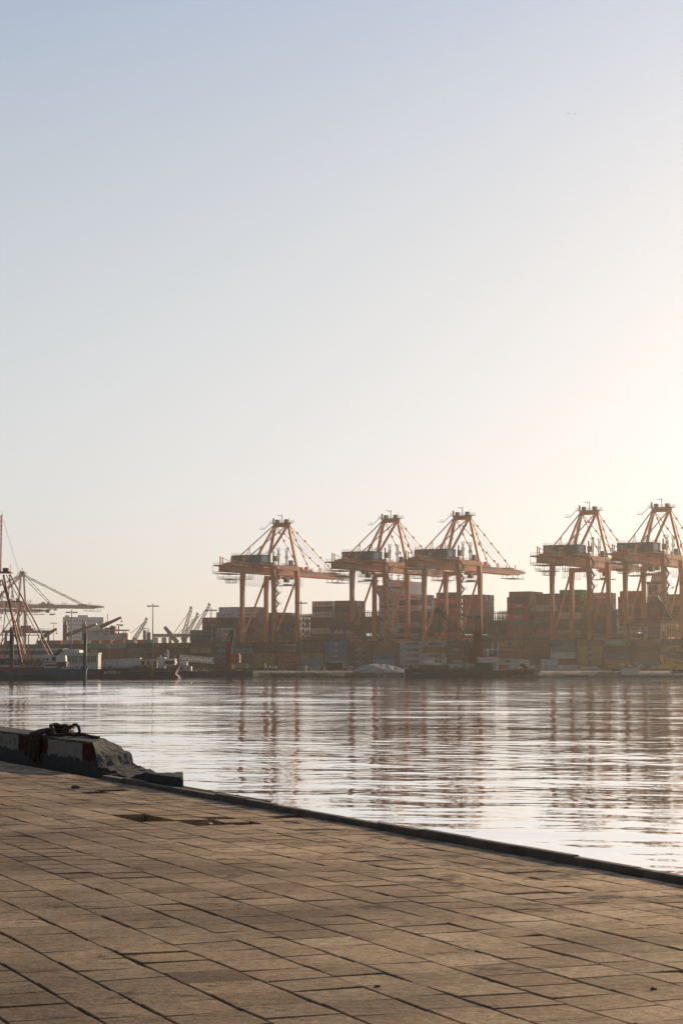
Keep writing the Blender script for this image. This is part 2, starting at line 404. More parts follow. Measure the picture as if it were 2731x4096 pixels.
# ================================================================ QUAY CRANES
ORANGE = mat('orange_crane_paint', (.74, .22, .075), .5, var=.16, scale=.25, streak=.8)
ORANGE2 = mat('faded_orange_paint', (.62, .24, .12), .5, var=.16, scale=.3, streak=.7)
ORANGEF = mat('haze_paled_crane_paint', (.70, .45, .36), .6, var=.12, scale=.3)  # crane orange paled by distance haze, painted into the colour
SLATE = mat('blue_grey_cladding', (.07, .095, .16), .5, var=.12, scale=.5)
PALE = mat('pale_grey_panel', (.55, .58, .62), .5, var=.15, scale=.8)
GALV = mat('galvanised_steel', (.20, .17, .15), .5, metal=.3, var=.1)
CREAMP = mat('cream_cabinet_paint', (.45, .36, .20), .5, var=.1)
GLASS = mat('dark_window_glass', (.03, .035, .04), .1, var=0)
WHITEL = mat('white_lettering', (.72, .70, .66), .6, var=.15, scale=2)
BLACKL = mat('black_lettering', (.03, .035, .04), .6, var=.1)
RUBBER = mat('black_rubber', (.02, .02, .02), .8, var=.1)
CABLE = mat('black_cable', (.05, .045, .04), .6, var=0)
GZ = 2.2
def quay_crane():
    r = empty('quay_crane', (0, 0, GZ), ROT)
    B = lambda name, mb, m=ORANGE, par=None: mb.build(name, m, par or r)
    LX, LY = 9.75, 12.0
    tops = {(1, -1): 56.5, (-1, -1): 52.2, (-1, 1): 50.8, (1, 1): 55.4}
    for (i, j), zt in tops.items():
        mb = MB(); x, y = i * LX, j * LY
        mb.bar((x, y, 3.4), (x, y, 13), 2.3, 2.3, w2=1.9, h2=1.9); mb.bar((x, y, 13), (x, y, 42), 1.9, 1.9)
        mb.bar((x, y, 42), (x - i * .15, y, 49), 1.9, 1.9, w2=2.3, h2=2.3); mb.bar((x - i * .15, y, 49), (x - i * .5, y, zt), 2.3, 2.3, w2=2.1, h2=2.1)
        leg = B('leg', mb)
        mb = MB()
        for k in range(-3, 4, 2): mb.box(x - .5, x + .5, y + k * 1.2 - 1.0, y + k * 1.2 + 1.0, .9, 1.9)
        for k in range(-4, 4):
            c = y + k * 1.15 + .5; mb.prism([(c + .4 * math.cos(t * .785), .42 + .4 * math.sin(t * .785)) for t in range(8)], x - .1, x + .1, axis='x')
        mb.box(x - .5, x + .5, y - 4, y + 4, 1.9, 3.5); B('bogie', mb, par=leg)
    for i in (-1, 1):
        B('lower_portal_beam', MB().bar((i * LX, -LY + .9, 14.7), (i * LX, LY - .9, 14.7), 1.5, 2.8))
        mb = MB(); mb.rail([(i * (LX + .7), -LY + 1.2, 16.1), (i * (LX + .7), LY - 1.2, 16.1)], 1.1, 2, .07); B('railing', mb, GALV)
        B('upper_portal_beam', MB().bar((i * LX, -LY + 1.1, 54.2), (i * LX, LY - 1.1, 54.2), 1.7, 2.3))
        B('diagonal_brace', MB().tube([(i * LX, -LY + 1.0, 17.5), (i * LX, LY - .8, 49.0)], .52, 10))
    for j in (-1, 1):
        B('cross_beam', MB().bar((-LX + .9, j * LY, 55.3), (LX - .9, j * LY, 55.3), 1.8, 2.0))
        B('sill_beam', MB().bar((-LX, j * LY, 4.4), (LX, j * LY, 4.4), 1.6, 2.0))
    B('bracket', MB().box(-9.6, -1.8, 11.0, 13.4, 48.6, 50.7))
    # girder and boom: twin boxes with a bottom flange, cross ties
    mb = MB()
    for x in (-2.6, 2.6):
        mb.box(x - .65, x + .65, -45, 14, 50.9, 54.1); mb.box(x - .95, x + .95, -45, 14, 50.68, 50.9)
    for y in range(-44, 15, 6): mb.box(-1.95, 1.95, y - .4, y + .4, 51.5, 53.6)
    g = B('girder', mb)
    mb = MB()
    for k in range(11): mb.bar((3.3, -30 + k * 2.1, 50.7), (3.3, -30 + k * 2.1, 49.9), .3)
    B('cable_hanger', mb, GALV, g)
    mb = MB()
    for s0, n_, dp in ((-30, 11, 6.5), (-5, 5, 5), (16, 6, 5)):
        for k in range(n_):
            y0 = s0 + k * 2.1
            for dd in (0, .5): mb.tube([(3.3, y0 + 2.1 * t / 8, 50.1 - (dp + dd) * (1 - (2 * t / 8 - 1) ** 4) * .93) for t in range(9)], .045, 4)
    B('festoon_cable', mb, CABLE, g)
    mb = MB(); mb.rail([(3.9, -28, 54.1), (3.9, -13.4, 54.1)], 1.1, 2, .06); mb.rail([(3.9, -10.6, 54.1), (3.9, 10.6, 54.1)], 1.1, 2, .06); mb.box(3.3, 4.0, -28, 10.6, 53.95, 54.08); B('walkway', mb, GALV, g)
    mb = MB()
    for x in (-2.6, 2.6):
        mb.prism([(14.1, 51.1), (74, 51.1), (82, 52.1), (82, 53.0), (74, 53.7), (14.1, 53.9)], x - .6, x + .6, axis='x')
        mb.prism([(14.1, 50.85), (74, 50.85), (74, 51.1), (14.1, 51.1)], x - .9, x + .9, axis='x')
    for y in list(range(18, 80, 7)) + [81]: mb.box(-2.0, 2.0, y - .35, y + .35, 51.8, 53.0)
    bo = B('boom', mb)
    mb = MB(); mb.rail([(3.4, 15, 53.85), (3.4, 81, 53.3)], 1.1, 2.5, .05); mb.rail([(-3.4, 15, 53.85), (-3.4, 81, 53.3)], 1.1, 2.5, .05); B('railing', mb, GALV, bo)
    for y in (17, 18.6, 47, 48.6, 70):
        for x in (-2.6, 2.6): B('boom_post', MB().bar((x, y, 53.7), (x, y + .5, 57.6 if y < 20 else 56.2), .35), ORANGE, bo)
    mb = MB(); mb.box(-3.4, 3.4, 27, 38, 53.7, 54.7); mb.box(-2, 2, 29, 31, 54.7, 56.0); mb.box(1.5, 3, 33, 34.5, 54.7, 56.3); B('stay_anchor', mb, ORANGE, bo)
    B('stay_anchor', MB().box(-3.3, 3.3, 61, 67, 53.5, 54.5), ORANGE, bo)
    mb = MB(); mb.box(-4, 4, 66, 79, 48.9, 49.15)
    for y in (66.5, 72, 78.5):
        for x in (-3.2, 3.2): mb.bar((x, y, 49), (x, y, 51.2), .2)
    B('tip_platform', mb, GALV, bo)
    mb = MB(); mb.box(3.2, 3.26, 69.5, 75.5, 51.5, 53.1); B('panel', mb, CREAMP, bo)
    text('MERSIN INTERNATIONAL PORT', 2.3, WHITEL, bo, (3.24, 52.5, 52.35), (R(90), 0, R(90)), bold=.03, space=1.35, sx=1.0, name='boom_lettering')
    # machinery house
    mb = MB(); mb.box(-9, 9, -24, -14, 55.6, 60.0)
    for k in range(30): mb.box(-9 + k * .6, -8.75 + k * .6, -24.05, -24, 55.8, 59.8)
    h = B('machinery_house', mb, SLATE)
    B('roof', MB().box(-9.2, 9.2, -24.2, -13.8, 60.0, 60.18), GALV, h)
    B('wall_panel', MB().box(9.0, 9.08, -22.6, -17.6, 56.4, 59.4), PALE, h)
    B('window', MB().box(9.0, 9.08, -16.2, -15.2, 57.0, 58.6), PALE, h)
    mb = MB(); mb.rail([(-9, -24, 60.2), (9, -24, 60.2), (9, -14, 60.2), (-9, -14, 60.2)], 1.1, 2, .055, True); B('roof_railing', mb, GALV, h)
    mb = MB(); mb.box(-10.2, 10.2, -26, -13.2, 55.1, 55.55); B('platform', mb, ORANGE)
    mb = MB(); mb.rail([(-10.2, -26, 55.5), (10.2, -26, 55.5), (10.2, -13.3, 55.5)], 1.1, 1.4, .08); mb.rail([(-6, -46, 54.2), (6, -46, 54.2), (6, -26.5, 54.2)], 1.2, 1.3, .08); B('platform_railing', mb, GALV)
    # back of the girder: hoists, cabinets, service baskets
    mb = MB(); mb.box(-6, 6, -46, -26.4, 53.5, 54.15)
    for x in (-3.5, 3.5):
        mb.box(x - .5, x + .5, -32.6, -31.4, 54.2, 58.6); mb.box(x - .2, x + .2, -43.4, -42.9, 54.2, 58.6 if x < 0 else 56.2); mb.box(x - .2, x + .2, -41.2, -40.8, 54.2, 58.2 if x < 0 else 56)
        mb.bar((x, -42, 58 if x < 0 else 56), (x, -32, 56.2), .2); mb.box(x - .8, x + .8, -30.5, -28, 54.2, 56)
    mb.box(-2, 2, -40, -35, 54.2, 55.6); mb.box(-5, -3.6, -38, -34, 54.2, 55.4)
    B('hoist_gear', mb)
    B('equipment_box', MB().box(4.2, 5.6, -38.5, -36.4, 54.2, 56.0), CREAMP)
    mb = MB()
    def basket(y0, y1, x0, x1, z0, z1, st=1.6):
        mb.box(x0, x1, y0, y1, z0 - .18, z0)
        mb.rail([(x0, y0, z0), (x1, y0, z0), (x1, y1, z0), (x0, y1, z0)], 1.2, st, .07, True)
        for y in (y0, (y0 + y1) / 2, y1):
            for x in (x0, x1): mb.bar((x, y, z0), (x, y, z1), .14)
    basket(-48, -33, -5, 5, 49.6, 53.5); basket(-45, -34, -4, 4, 46.9, 49.5); basket(-40, -35.5, -2.5, 2.5, 45.1, 46.8); basket(-30, -26.5, 3.5, 6, 47.2, 50.8)
    B('service_basket', mb, GALV)
    # apex frame
    for i in (-1, 1):
        B('mast_leg', MB().bar((i * 4.1, 12, 77.9), (i * 9.3, 12, 55.6), 1.15, 1.15))
        B('mast_leg', MB().bar((i * 4.1, 11.6, 77.9), (i * 3.2, -11.5, 56.3), .95, .95))
        b = B('backstay', MB().tube([(i * 4.3, 11.6, 78.4), (i * 3.0, -31, 56.5)], .3, 8))
        mid = Vector((i * 4.3, 11.6, 78.4)).lerp(Vector((i * 3.0, -31, 56.5)), .62)
        B('strut', MB().bar(mid, (mid.x, mid.y - 3.2, 60.2), .22).bar(mid, (mid.x, mid.y + .2, 60.2), .22), par=b)
        for y1, rr in ((65, .27), (37, .22)):
            f_ = B('forestay', MB().tube([(i * 4.3, 12.4, 78.2), (i * 3.0, y1, 53.9)], rr, 8))
            mb = MB()
            for k in range(1, 6):
                c = Vector((i * 4.3, 12.4, 78.2)).lerp(Vector((i * 3.0, y1, 53.9)), k / 6); dd = (Vector((i * 3.0, y1, 53.9)) - Vector((i * 4.3, 12.4, 78.2))).normalized()
                mb.bar(c - dd * .6, c + dd * .6, rr * 2 + .25)
            B('pin_joint', mb, par=f_)
        mb = MB()
        for k in range(3): mb.tube([(i * (1 + k * .35), 12.6, 78), (i * (1 + k * .35), 62 + k, 54)], .035, 4)
        B('hoist_rope', mb, GALV)
    hd = B('mast_head', MB().box(-5.0, 5.0, 11.2, 12.9, 76.9, 78.9))
    mb = MB(); mb.box(-6.4, 6.4, 9.8, 14.2, 78.95, 79.12); mb.rail([(-6.4, 9.8, 79.1), (6.4, 9.8, 79.1), (6.4, 14.2, 79.1), (-6.4, 14.2, 79.1)], 1.2, 1.3, .06, True)
    mb.rail([(-11, 8, 76), (-9, 8, 76)], 1.2, 1, .06); mb.box(-11, -8.6, 7, 9, 75.8, 75.95); mb.bar((-8.6, 8, 76), (-6.2, 10, 79), .25); B('railing', mb, GALV, hd)
    mb = MB(); mb.box(-3.8, -1.9, 11.2, 12.8, 79.2, 81.0); mb.box(1.9, 3.8, 11.2, 12.8, 79.2, 81.0); mb.box(-5.5, -4.9, 11.5, 12.5, 79.2, 81.8); B('sheave_box', mb, GALV, hd)
    mb = MB(); mb.bar((0, 12, 79.1), (0, 12, 83.6), .3); mb.bar((0, 12, 82.9), (-2.6, 11.6, 83.3), .28); mb.bar((4.4, 12, 79.1), (4.4, 12, 82.4), .08); B('jib', mb, GALV, hd)
    mb = MB()
    for k in range(5):
        t = (k + .6) / 5.4; x = -4.1 - 5.2 * t; z = 77.9 - 22 * t
        sx_ = -1.0 if k % 2 else 1.0
        mb.box(x - .9 + sx_, x + .9 + sx_, 10.6, 12.6, z - .12, z); mb.rail([(x - .9 + sx_, 10.6, z), (x + .9 + sx_, 10.6, z)], 1.1, .9, .06)
        mb.bar((x + sx_, 11, z), (x + 1.9 * (1 if k % 2 else -.1), 11, z + 4), .12)
    B('ladder_platform', mb, GALV)
    # stair tower on the near landside leg
    mb = MB(); z = 4.5; k = 0
    while z < 54:
        ya, yb = (-13.6, -9.8) if k % 2 == 0 else (-9.8, -13.6); z2 = z + 2.75
        mb.bar((11.3, ya, z), (11.3, yb, z2), .9, .16); mb.bar((11.75, ya, z + 1.0), (11.75, yb, z2 + 1.0), .09); mb.bar((10.85, ya, z + 1.0), (10.85, yb, z2 + 1.0), .09)
        if k % 2 == 0:
            mb.box(10.8, 12.4, -9.8, -8.6, z2 - .12, z2); mb.rail([(12.3, -9.8, z2), (12.3, -8.6, z2), (10.8, -8.6, z2)], 1.1, 1, .07)
        else: mb.box(10.8, 11.9, -14.4, -13.5, z2 - .12, z2)
        if k % 4 == 0 and z > 24: mb.rail([(12.3, -8.5, z2), (12.3, -8.5, z2 + 3)], 3.6, 1, .07)
        z = z2; k += 1
    B('stairway', mb, GALV)
    mb = MB()
    for y in (-7.5, .8):
        mb.lattice((9.75, y, 55.4), (9.75, y, 63.2), .8, .8, 6, .12, .08)
        for z in ((59.3, 63.2) if y > 0 else (60.2, 63.2)):
            mb.box(9.0, 10.5, y - .9, y + .9, z - .1, z); mb.rail([(9.0, y - .9, z), (10.5, y - .9, z), (10.5, y + .9, z), (9.0, y + .9, z)], 1.2, .9, .07, True)
        B('light_tower', mb, GALV); mb = MB()
    B('equipment_box', MB().box(8.6, 10.9, -11.6, -8.6, 57.2, 60.0).box(9.4, 10.0, -12.6, -12.0, 56.4, 62.4), CREAMP)
    B('equipment_box', MB().box(8.9, 10.6, 4.2, 6.6, 55.4, 58.4), SLATE)
    B('railing', MB().rail([(10.5, -6, 55.4), (10.5, 10.5, 55.4)], 1.1, 1.6, .06), GALV)
    # trolley with cabin
    t = MB(); t.box(-3.4, 3.4, -3.5, 3.5, 50.0, 50.5)
    for y in (-2.6, 2.6): t.box(-2.2, 2.2, y - .5, y + .5, 49.0, 50.0)
    tr = B('trolley', t)
    B('operator_cabin', MB().box(1.2, 3.4, -6.2, -3.6, 47.0, 49.9), PALE, tr); B('cabin_window', MB().box(1.3, 3.3, -6.26, -6.2, 47.4, 49.2).box(3.4, 3.46, -6, -3.8, 47.4, 49.2), GLASS, tr)
    mb = MB()
    for x in (-1.5, 1.5):
        for y in (-2, 2): mb.bar((x, y, 46.2), (x, y, 49), .07)
    B('rope', mb, CABLE, tr)
    B('spreader', MB().box(-6, 6, -.6, .6, 45.3, 45.8).box(-1.6, 1.6, -2.1, 2.1, 45.8, 46.4), CREAMP, tr)
    return r
CR = []
proto = quay_crane()
cranes = [('8', 1080, 929, 0, 18), ('9', 1519, 929, 0, -12), ('10', 1808, 929, 0, 21), ('11', 2320, 929, 0, 31), ('12', 2613, 929, 0, -4)]
clab = ['orange quay crane numbered 8, the lone one over the lowest container bays',
        'orange quay crane numbered 9, in front of the white ship bridge',
        'orange quay crane numbered 10, its boom reaching over the gap before the tall red stacks',
        'orange quay crane numbered 11, right of the open gap between the bays',
        'orange quay crane numbered 12, cut by the right edge beside the funnel']
for i, (no, px, C, dr, ty) in enumerate(cranes):
    c = proto if i == 0 else copy_tree(proto)
    s = sC(px, C); x, y = PW(s, C); c.location = (x, y, GZ); c.rotation_euler = (0, 0, ROT + dr)
    for ch in c.children:
        if ch.name.startswith('trolley'): ch.location.y = ty
    tag(c, clab[i], 'quay crane', 'orange quay cranes over the container ships')
    CR.append(c)
for c, no in zip(CR, ('8', '9', '10', '11', '12')):
    text(no, 2.6, WHITEL, c, (-9.75 - (.2 if len(no) == 1 else 0), -13.0, 46.3), bold=.05, sx=.8, name='crane_number')
# the two cranes of the far basin, distance haze painted into their colour, booms almost square to the view
def far_crane(tipx, tipy, Z, ang, lab):
    c = copy_tree(proto)
    for ch in list(c.children):
        if ch.name.startswith('trolley'): ch.location.y = 38
        if ch.name.startswith('crane_number'): bpy.data.objects.remove(ch)
    k = (tipx - CX) / F
    d = Vector((math.sin(ang), math.cos(ang)))
    px, py = k * Z, Z
    c.location = (px - d.x * 82, py - d.y * 82, GZ); c.rotation_euler = (0, 0, -ang)
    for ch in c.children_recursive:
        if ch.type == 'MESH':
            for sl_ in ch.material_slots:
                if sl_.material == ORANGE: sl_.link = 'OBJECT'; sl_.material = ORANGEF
    tag(c, lab, 'quay crane', 'faded quay cranes of the far basin')
    return c
fc1 = far_crane(414, 2440, 1720, R(65), 'haze-paled pink quay crane behind the red shear legs, long boom ending near the white block')
fc2 = far_crane(191, 2450, 1830, R(65), 'haze-paled quay crane mostly outside the left edge, only its shorter boom showing')
# ================================================================ FOREGROUND THINGS
from mathutils import noise as MN
def n3(x, y, z, s=1.0, o=3):
    return MN.fractal(Vector((x * s, y * s, z * s)), .8, 2.0, o)
def barrier_mat():
    m = bpy.data.materials.new('flaking_painted_concrete'); m.use_nodes = True; n = m.node_tree; b = n.nodes['Principled BSDF']
    b.inputs['Roughness'].default_value = .9; b.inputs['Specular IOR Level'].default_value = .12
    def node(t): return n.nodes.new(t)
    at = node('ShaderNodeAttribute'); at.attribute_name = 'along'          # x: metres along, y: height, z: 1 on the front face
    sp = node('ShaderNodeSeparateXYZ'); n.links.new(at.outputs['Vector'], sp.inputs[0])
    def M(op, a, c=None, d=None):
        k = node('ShaderNodeMath'); k.operation = op
        for i, q in enumerate((a, c, d)):
            if q is None: continue
            if isinstance(q, (int, float)): k.inputs[i].default_value = q
            else: n.links.new(q, k.inputs[i])
        return k.outputs[0]
    tc = node('ShaderNodeTexCoord')
    def noi(s, d=4, v=(1, 1, 1)):
        mp = node('ShaderNodeMapping'); mp.inputs['Scale'].default_value = v; n.links.new(at.outputs['Vector'], mp.inputs[0])
        k = node('ShaderNodeTexNoise'); k.inputs['Scale'].default_value = s; k.inputs['Detail'].default_value = d; k.inputs['Roughness'].default_value = .62
        n.links.new(mp.outputs[0], k.inputs[0]); return k.outputs[0]
    stripe = M('LESS_THAN', M('FRACT', M('DIVIDE', M('SUBTRACT', sp.outputs[0], 32.0), 4.3)), .512)     # white 32.0-34.2, 36.3-38.5
    flake = noi(9, 5, (1, .45, 1))
    low = M('GREATER_THAN', M('ADD', sp.outputs[1], M('MULTIPLY', flake, .30)), .32)    # paint gone along the foot
    gone = M('GREATER_THAN', noi(7, 5, (1, .7, 1)), .39)
    top = M('LESS_THAN', M('ADD', sp.outputs[1], M('MULTIPLY', noi(11), .12)), .475)
    paint = M('MULTIPLY', M('MULTIPLY', M('MULTIPLY', low, gone), top), M('MULTIPLY', sp.outputs[2], M('GREATER_THAN', sp.outputs[0], 31.25)))
    c1 = node('ShaderNodeMix'); c1.data_type = 'RGBA'; c1.inputs[6].default_value = (.075, .008, .010, 1); c1.inputs[7].default_value = (.42, .41, .36, 1); n.links.new(stripe, c1.inputs[0])
    base = node('ShaderNodeValToRGB'); base.color_ramp.elements[0].color = (.04, .042, .044, 1); base.color_ramp.elements[1].color = (.17, .165, .155, 1)
    base.color_ramp.elements[0].position = .3; base.color_ramp.elements[1].position = .72
    n.links.new(noi(26, 6), base.inputs[0])
    c2 = node('ShaderNodeMix'); c2.data_type = 'RGBA'; n.links.new(paint, c2.inputs[0]); n.links.new(base.outputs[0], c2.inputs[6]); n.links.new(c1.outputs[2], c2.inputs[7])
    n.links.new(c2.outputs[2], b.inputs['Base Color'])
    nb = node('ShaderNodeTexNoise'); nb.inputs['Scale'].default_value = 60; nb.inputs['Detail'].default_value = 5; n.links.new(tc.outputs['Object'], nb.inputs[0])
    bp = node('ShaderNodeBump'); bp.inputs['Distance'].default_value = .022; n.links.new(nb.outputs[0], bp.inputs['Height']); n.links.new(bp.outputs[0], b.inputs['Normal'])
    return m
BM = barrier_mat()
def solid_height(name, a0, a1, b0, b1, hf, st, lab, cat, rough=.008, far=None):
    """a lump with a top surface hf(a, b) and vertical sides, finely gridded so edges crumble"""
    na, nb = max(2, round((a1 - a0) / st)), max(2, round((b1 - b0) / st))
    ids = {}; mb = MB(); al = []
    def V(a, b, z, front):
        j = Vector((n3(a, b, z, 7), n3(a + 9, b, z, 7), n3(a, b + 9, z, 7))) * rough
        p = Q(a, b, z); mb.v.append((p[0] + j.x, p[1] + j.y, p[2] + (j.z if z > 0 else 0))); al.append((a, z, front)); return len(mb.v) - 1
    NZ = 9
    for i in range(na + 1):
        for k in range(nb + 1):
            a, b = a0 + (a1 - a0) * i / na, b0 + (b1 - b0) * k / nb
            ids[i, k] = V(a, b, hf(a, b), 0.0)
    for i in range(na):
        for k in range(nb): mb.f.append((ids[i, k], ids[i, k + 1], ids[i + 1, k + 1], ids[i + 1, k])); mb.m.append(0)
    def side(pts, front):
        cols = []
        for a, b in pts:
            h = hf(a, b); cols.append([V(a, b, -.13 + (h + .13) * q / NZ, front) for q in range(NZ + 1)])
        for c, d in zip(cols, cols[1:]):
            for q in range(NZ): mb.f.append((c[q], c[q + 1], d[q + 1], d[q])); mb.m.append(0)
    A = [a0 + (a1 - a0) * i / na for i in range(na + 1)]; Bv = [b0 + (b1 - b0) * k / nb for k in range(nb + 1)]
    side([(a, b0) for a in A], 1.0); side([(a, b1) for a in reversed(A)], 0.0); side([(a0, b) for b in reversed(Bv)], 0.0); side([(a1, b) for b in Bv], 0.0)
    if far:
        n = len(mb.v)
        for a in (a1, far):
            for b, z in ((b0, -.13), (b0, .44), (b0 + .02, .45), (b1 - .02, .45), (b1, .44), (b1, -.13)): mb.v.append(Q(a, b, z)); al.append((a, z, 1.0 if b == b0 else 0))
        for k in range(5): mb.f.append((n + k, n + k + 1, n + 7 + k, n + 6 + k)); mb.m.append(0)
    me = mb.mesh(name, BM); at = me.attributes.new('along', 'FLOAT_VECTOR', 'POINT')
    at.data.foreach_set('vector', [c for t in al for c in t])
    bm = bmesh.new(); bm.from_mesh(me); bmesh.ops.recalc_face_normals(bm, faces=bm.faces); bm.to_mesh(me); bm.free()
    return link(name, me, None, label=lab, cat=cat)
B0, B1 = 8.72, 9.42
def hb(a, b):
    t = (b - B0) / (B1 - B0); a_s, a_e = 31.4 + 1.9 * t, 31.15 + .45 * t
    nz = n3(a, b, 0, 2.4) * .028 + n3(a, b, 4, 14) * .009
    if a > a_s: return .45 + .004 * n3(a, b, 1, 5) - (.015 * max(0, n3(a, b, 3, 3)) if b < B0 + .04 or a < a_s + .3 else 0)
    if a > a_e:
        f_ = (a_s - a) / max(.05, a_s - a_e); return .45 - .21 * f_ ** 1.3 + nz * min(1, f_ * 3)
    f_ = min(1, (a_e - a) / .10); hi = .24 + nz; lo = max(.02, .10 - .05 * (a_e - a) + nz)
    return hi + (lo - hi) * f_
bar = solid_height('concrete_barrier', 29.5, 37.5, B0, B1, hb, .028, 'low concrete barrier painted in flaking red and white stripes, its end broken off', 'barrier', far=62)
def hs(a, b):
    ae = 25.85 + 3.05 * (b - 8.40) + .05 * n3(a, b, 7, 5)
    if a < ae: return -.12
    return .165 + .012 * n3(a, b, 2, 4) - .10 * max(0, min(1, (a - 27.6) / .7)) + .03 * n3(a, b, 5, 1.5) * (a > 27.4)
solid_height('concrete_block', 25.8, 29.3, 8.40, 8.98, hs, .022, 'broken concrete slab lying on the quay edge in front of the barrier stump', 'concrete block')
# slab under the broken end, a loose chip
def chip(a, b, r, lab):
    mb = MB(); n = len(mb.v); rr = random.Random(int(a * 100))
    for z, k in ((-.004, 1), (.03, .95), (.045, .5)):
        for i in range(7):
            t = i * 6.283 / 7; q = r * k * (.75 + .5 * rr.random()); mb.v.append(Q(a + q * math.cos(t) * 1.3, b + q * math.sin(t), z * r / .06))
    for l in (0, 7):
        for i in range(7): mb.f.append((n + l + i, n + l + (i + 1) % 7, n + l + 7 + (i + 1) % 7, n + l + 7 + i)); mb.m.append(0)
    mb.f.append(tuple(n + 14 + i for i in range(7))); mb.m.append(0)
    mb.build('stone_chip', CONC, label=lab, cat='stone', group='loose stone chips on the pavement')
a_, b_ = on_quay(314, 3149); chip(a_, b_, .06, 'dark stone chip on the pavers below the barrier')
a_, b_ = on_quay(2595, 3936); chip(a_, b_, .016, 'tiny stone chip on the pavers at the lower right')
a_, b_ = on_quay(1508, 3926); chip(a_, b_, .014, 'tiny dark pebble in the middle of a paver, bottom centre')

def rope():
    ROPE = bpy.data.materials.new('brown_hemp_rope'); ROPE.use_nodes = True; n = ROPE.node_tree; b = n.nodes['Principled BSDF']
    b.inputs['Roughness'].default_value = .9
    at = n.nodes.new('ShaderNodeAttribute'); at.attribute_name = 'twist'
    rp = n.nodes.new('ShaderNodeValToRGB'); rp.color_ramp.elements[0].color = (.02, .012, .007, 1); rp.color_ramp.elements[1].color = (.115, .07, .04, 1)
    rp.color_ramp.elements[0].position = .1; n.links.new(at.outputs['Fac'], rp.inputs[0]); n.links.new(rp.outputs[0], b.inputs['Base Color'])
    mb = MB(); tw = []
    def crom(P, k=10, closed=False):
        P = [Vector(p) for p in P]; out = []; N = len(P)
        for i in range(N if closed else N - 1):
            g = lambda j: P[j % N] if closed else P[max(0, min(N - 1, j))]
            p0, p1, p2, p3 = g(i - 1), g(i), g(i + 1), g(i + 2)
            for s in range(k):
                t = s / k
                out.append(.5 * ((2 * p1) + (p2 - p0) * t + (2 * p0 - 5 * p1 + 4 * p2 - p3) * t * t + (3 * p1 - p0 - 3 * p2 + p3) * t ** 3))
        if not closed: out.append(P[-1])
        return out
    def strand(P, r=.024, closed=False):
        pts = crom([Q(*p) for p in P], 14, closed); n0 = len(mb.v); N = len(pts); nn = 12; prev = None; L = 0
        for i, p in enumerate(pts):
            q = pts[(i + 1) % N if closed else min(i + 1, N - 1)]; o = pts[(i - 1) % N if closed else max(0, i - 1)]
            d = (q - o).normalized(); L += (p - pts[i - 1]).length if i else 0
            a = d.orthogonal().normalized() if prev is None else (prev - d * prev.dot(d)).normalized()
            prev = a; c = d.cross(a)
            for k in range(nn):
                t = 6.2832 * k / nn; ph = 3 * t - L * 70; s_ = .5 + .5 * math.cos(ph)
                rr = r * (.84 + .22 * s_); mb.v.append(tuple(p + a * rr * math.cos(t) + c * rr * math.sin(t))); tw.append(s_)
        for i in range(N if closed else N - 1):
            i2 = (i + 1) % N
            for k in range(nn): mb.f.append((n0 + i * nn + k, n0 + i * nn + (k + 1) % nn, n0 + i2 * nn + (k + 1) % nn, n0 + i2 * nn + k)); mb.m.append(0)
        if not closed: mb.f.append(tuple(n0 + k for k in range(nn))); mb.m.append(0); mb.f.append(tuple(n0 + (N - 1) * nn + k for k in range(nn))); mb.m.append(0)
    g = random.Random(3)
    for i in range(8):                                                  # turns hanging over the front of the barrier
        a = 34.62 + i * .075; dz = [.03, .10, .02, .02, .06, .03, .14, .2][i]; o = B0 - .03 - .02 * (i % 3)
        strand([(a - .05, 9.18, .50 + .02 * (i % 3)), (a - .02, 8.9, .53 + .015 * (i % 2)), (a, 8.72, .49), (a + .01, o, .38), (a + .03, o - .01, .2), (a + .02, o - .02, dz + .03),
                (a + .07, o - .02, dz), (a + .11, o - .01, dz + .06), (a + .10, o, .25), (a + .07, o, .40), (a + .06, 8.73, .495), (a + .03, 8.95, .55), (a + .0, 9.2, .52)])
    strand([(35.25, 8.9, .49), (35.32, 8.72, .48), (35.4, 8.66, .36), (35.44, 8.64, .22), (35.40, 8.63, .10), (35.34, 8.64, .16), (35.33, 8.67, .3), (35.3, 8.7, .46), (35.1, 8.95, .55)], .022)
    for i in range(5):                                                  # flat coils heaped on top
        ca, cb = 34.62 + .10 * g.random(), 9.02 + .1 * g.random(); ra, rb = .34 - .03 * i, .24 - .02 * i; z = .475 + .035 * i
        strand([(ca + ra * math.cos(t * .785), cb + rb * math.sin(t * .785), z + .015 * g.random()) for t in range(8)], .024, True)
    strand([(34.2, 9.0, .55), (34.1, 9.05, .60), (33.86, 9.1, .66), (33.62, 9.1, .62), (33.60, 9.1, .53), (33.8, 9.08, .485), (34.05, 9.05, .50)], .026)   # the loose eye
    strand([(34.5, 9.0, .6), (34.3, 9.05, .64), (34.12, 9.05, .60), (34.0, 9.0, .5), (34.1, 8.85, .48), (34.3, 8.8, .52)], .025)
    strand([(34.7, 8.95, .56), (34.4, 8.85, .60), (34.2, 8.82, .53), (34.12, 8.82, .475)], .026)
    strand([(34.1, 9.15, .5), (33.7, 9.2, .50), (33.3, 9.22, .48), (32.95, 9.22, .474), (32.75, 9.18, .474)], .022)
    strand([(34.5, 9.2, .48), (34.0, 9.3, .474), (33.5, 9.3, .474), (33.0, 9.28, .472)], .02)
    strand([(35.15, 9.0, .58), (35.05, 9.05, .64), (34.9, 9.1, .62), (34.8, 9.0, .57)], .024)
    me = mb.mesh('mooring_rope', ROPE, True); at = me.attributes.new('twist', 'FLOAT', 'POINT'); at.data.foreach_set('value', tw)
    link('mooring_rope', me, label='heap of brown mooring rope draped over the striped concrete barrier', cat='rope')
rope()
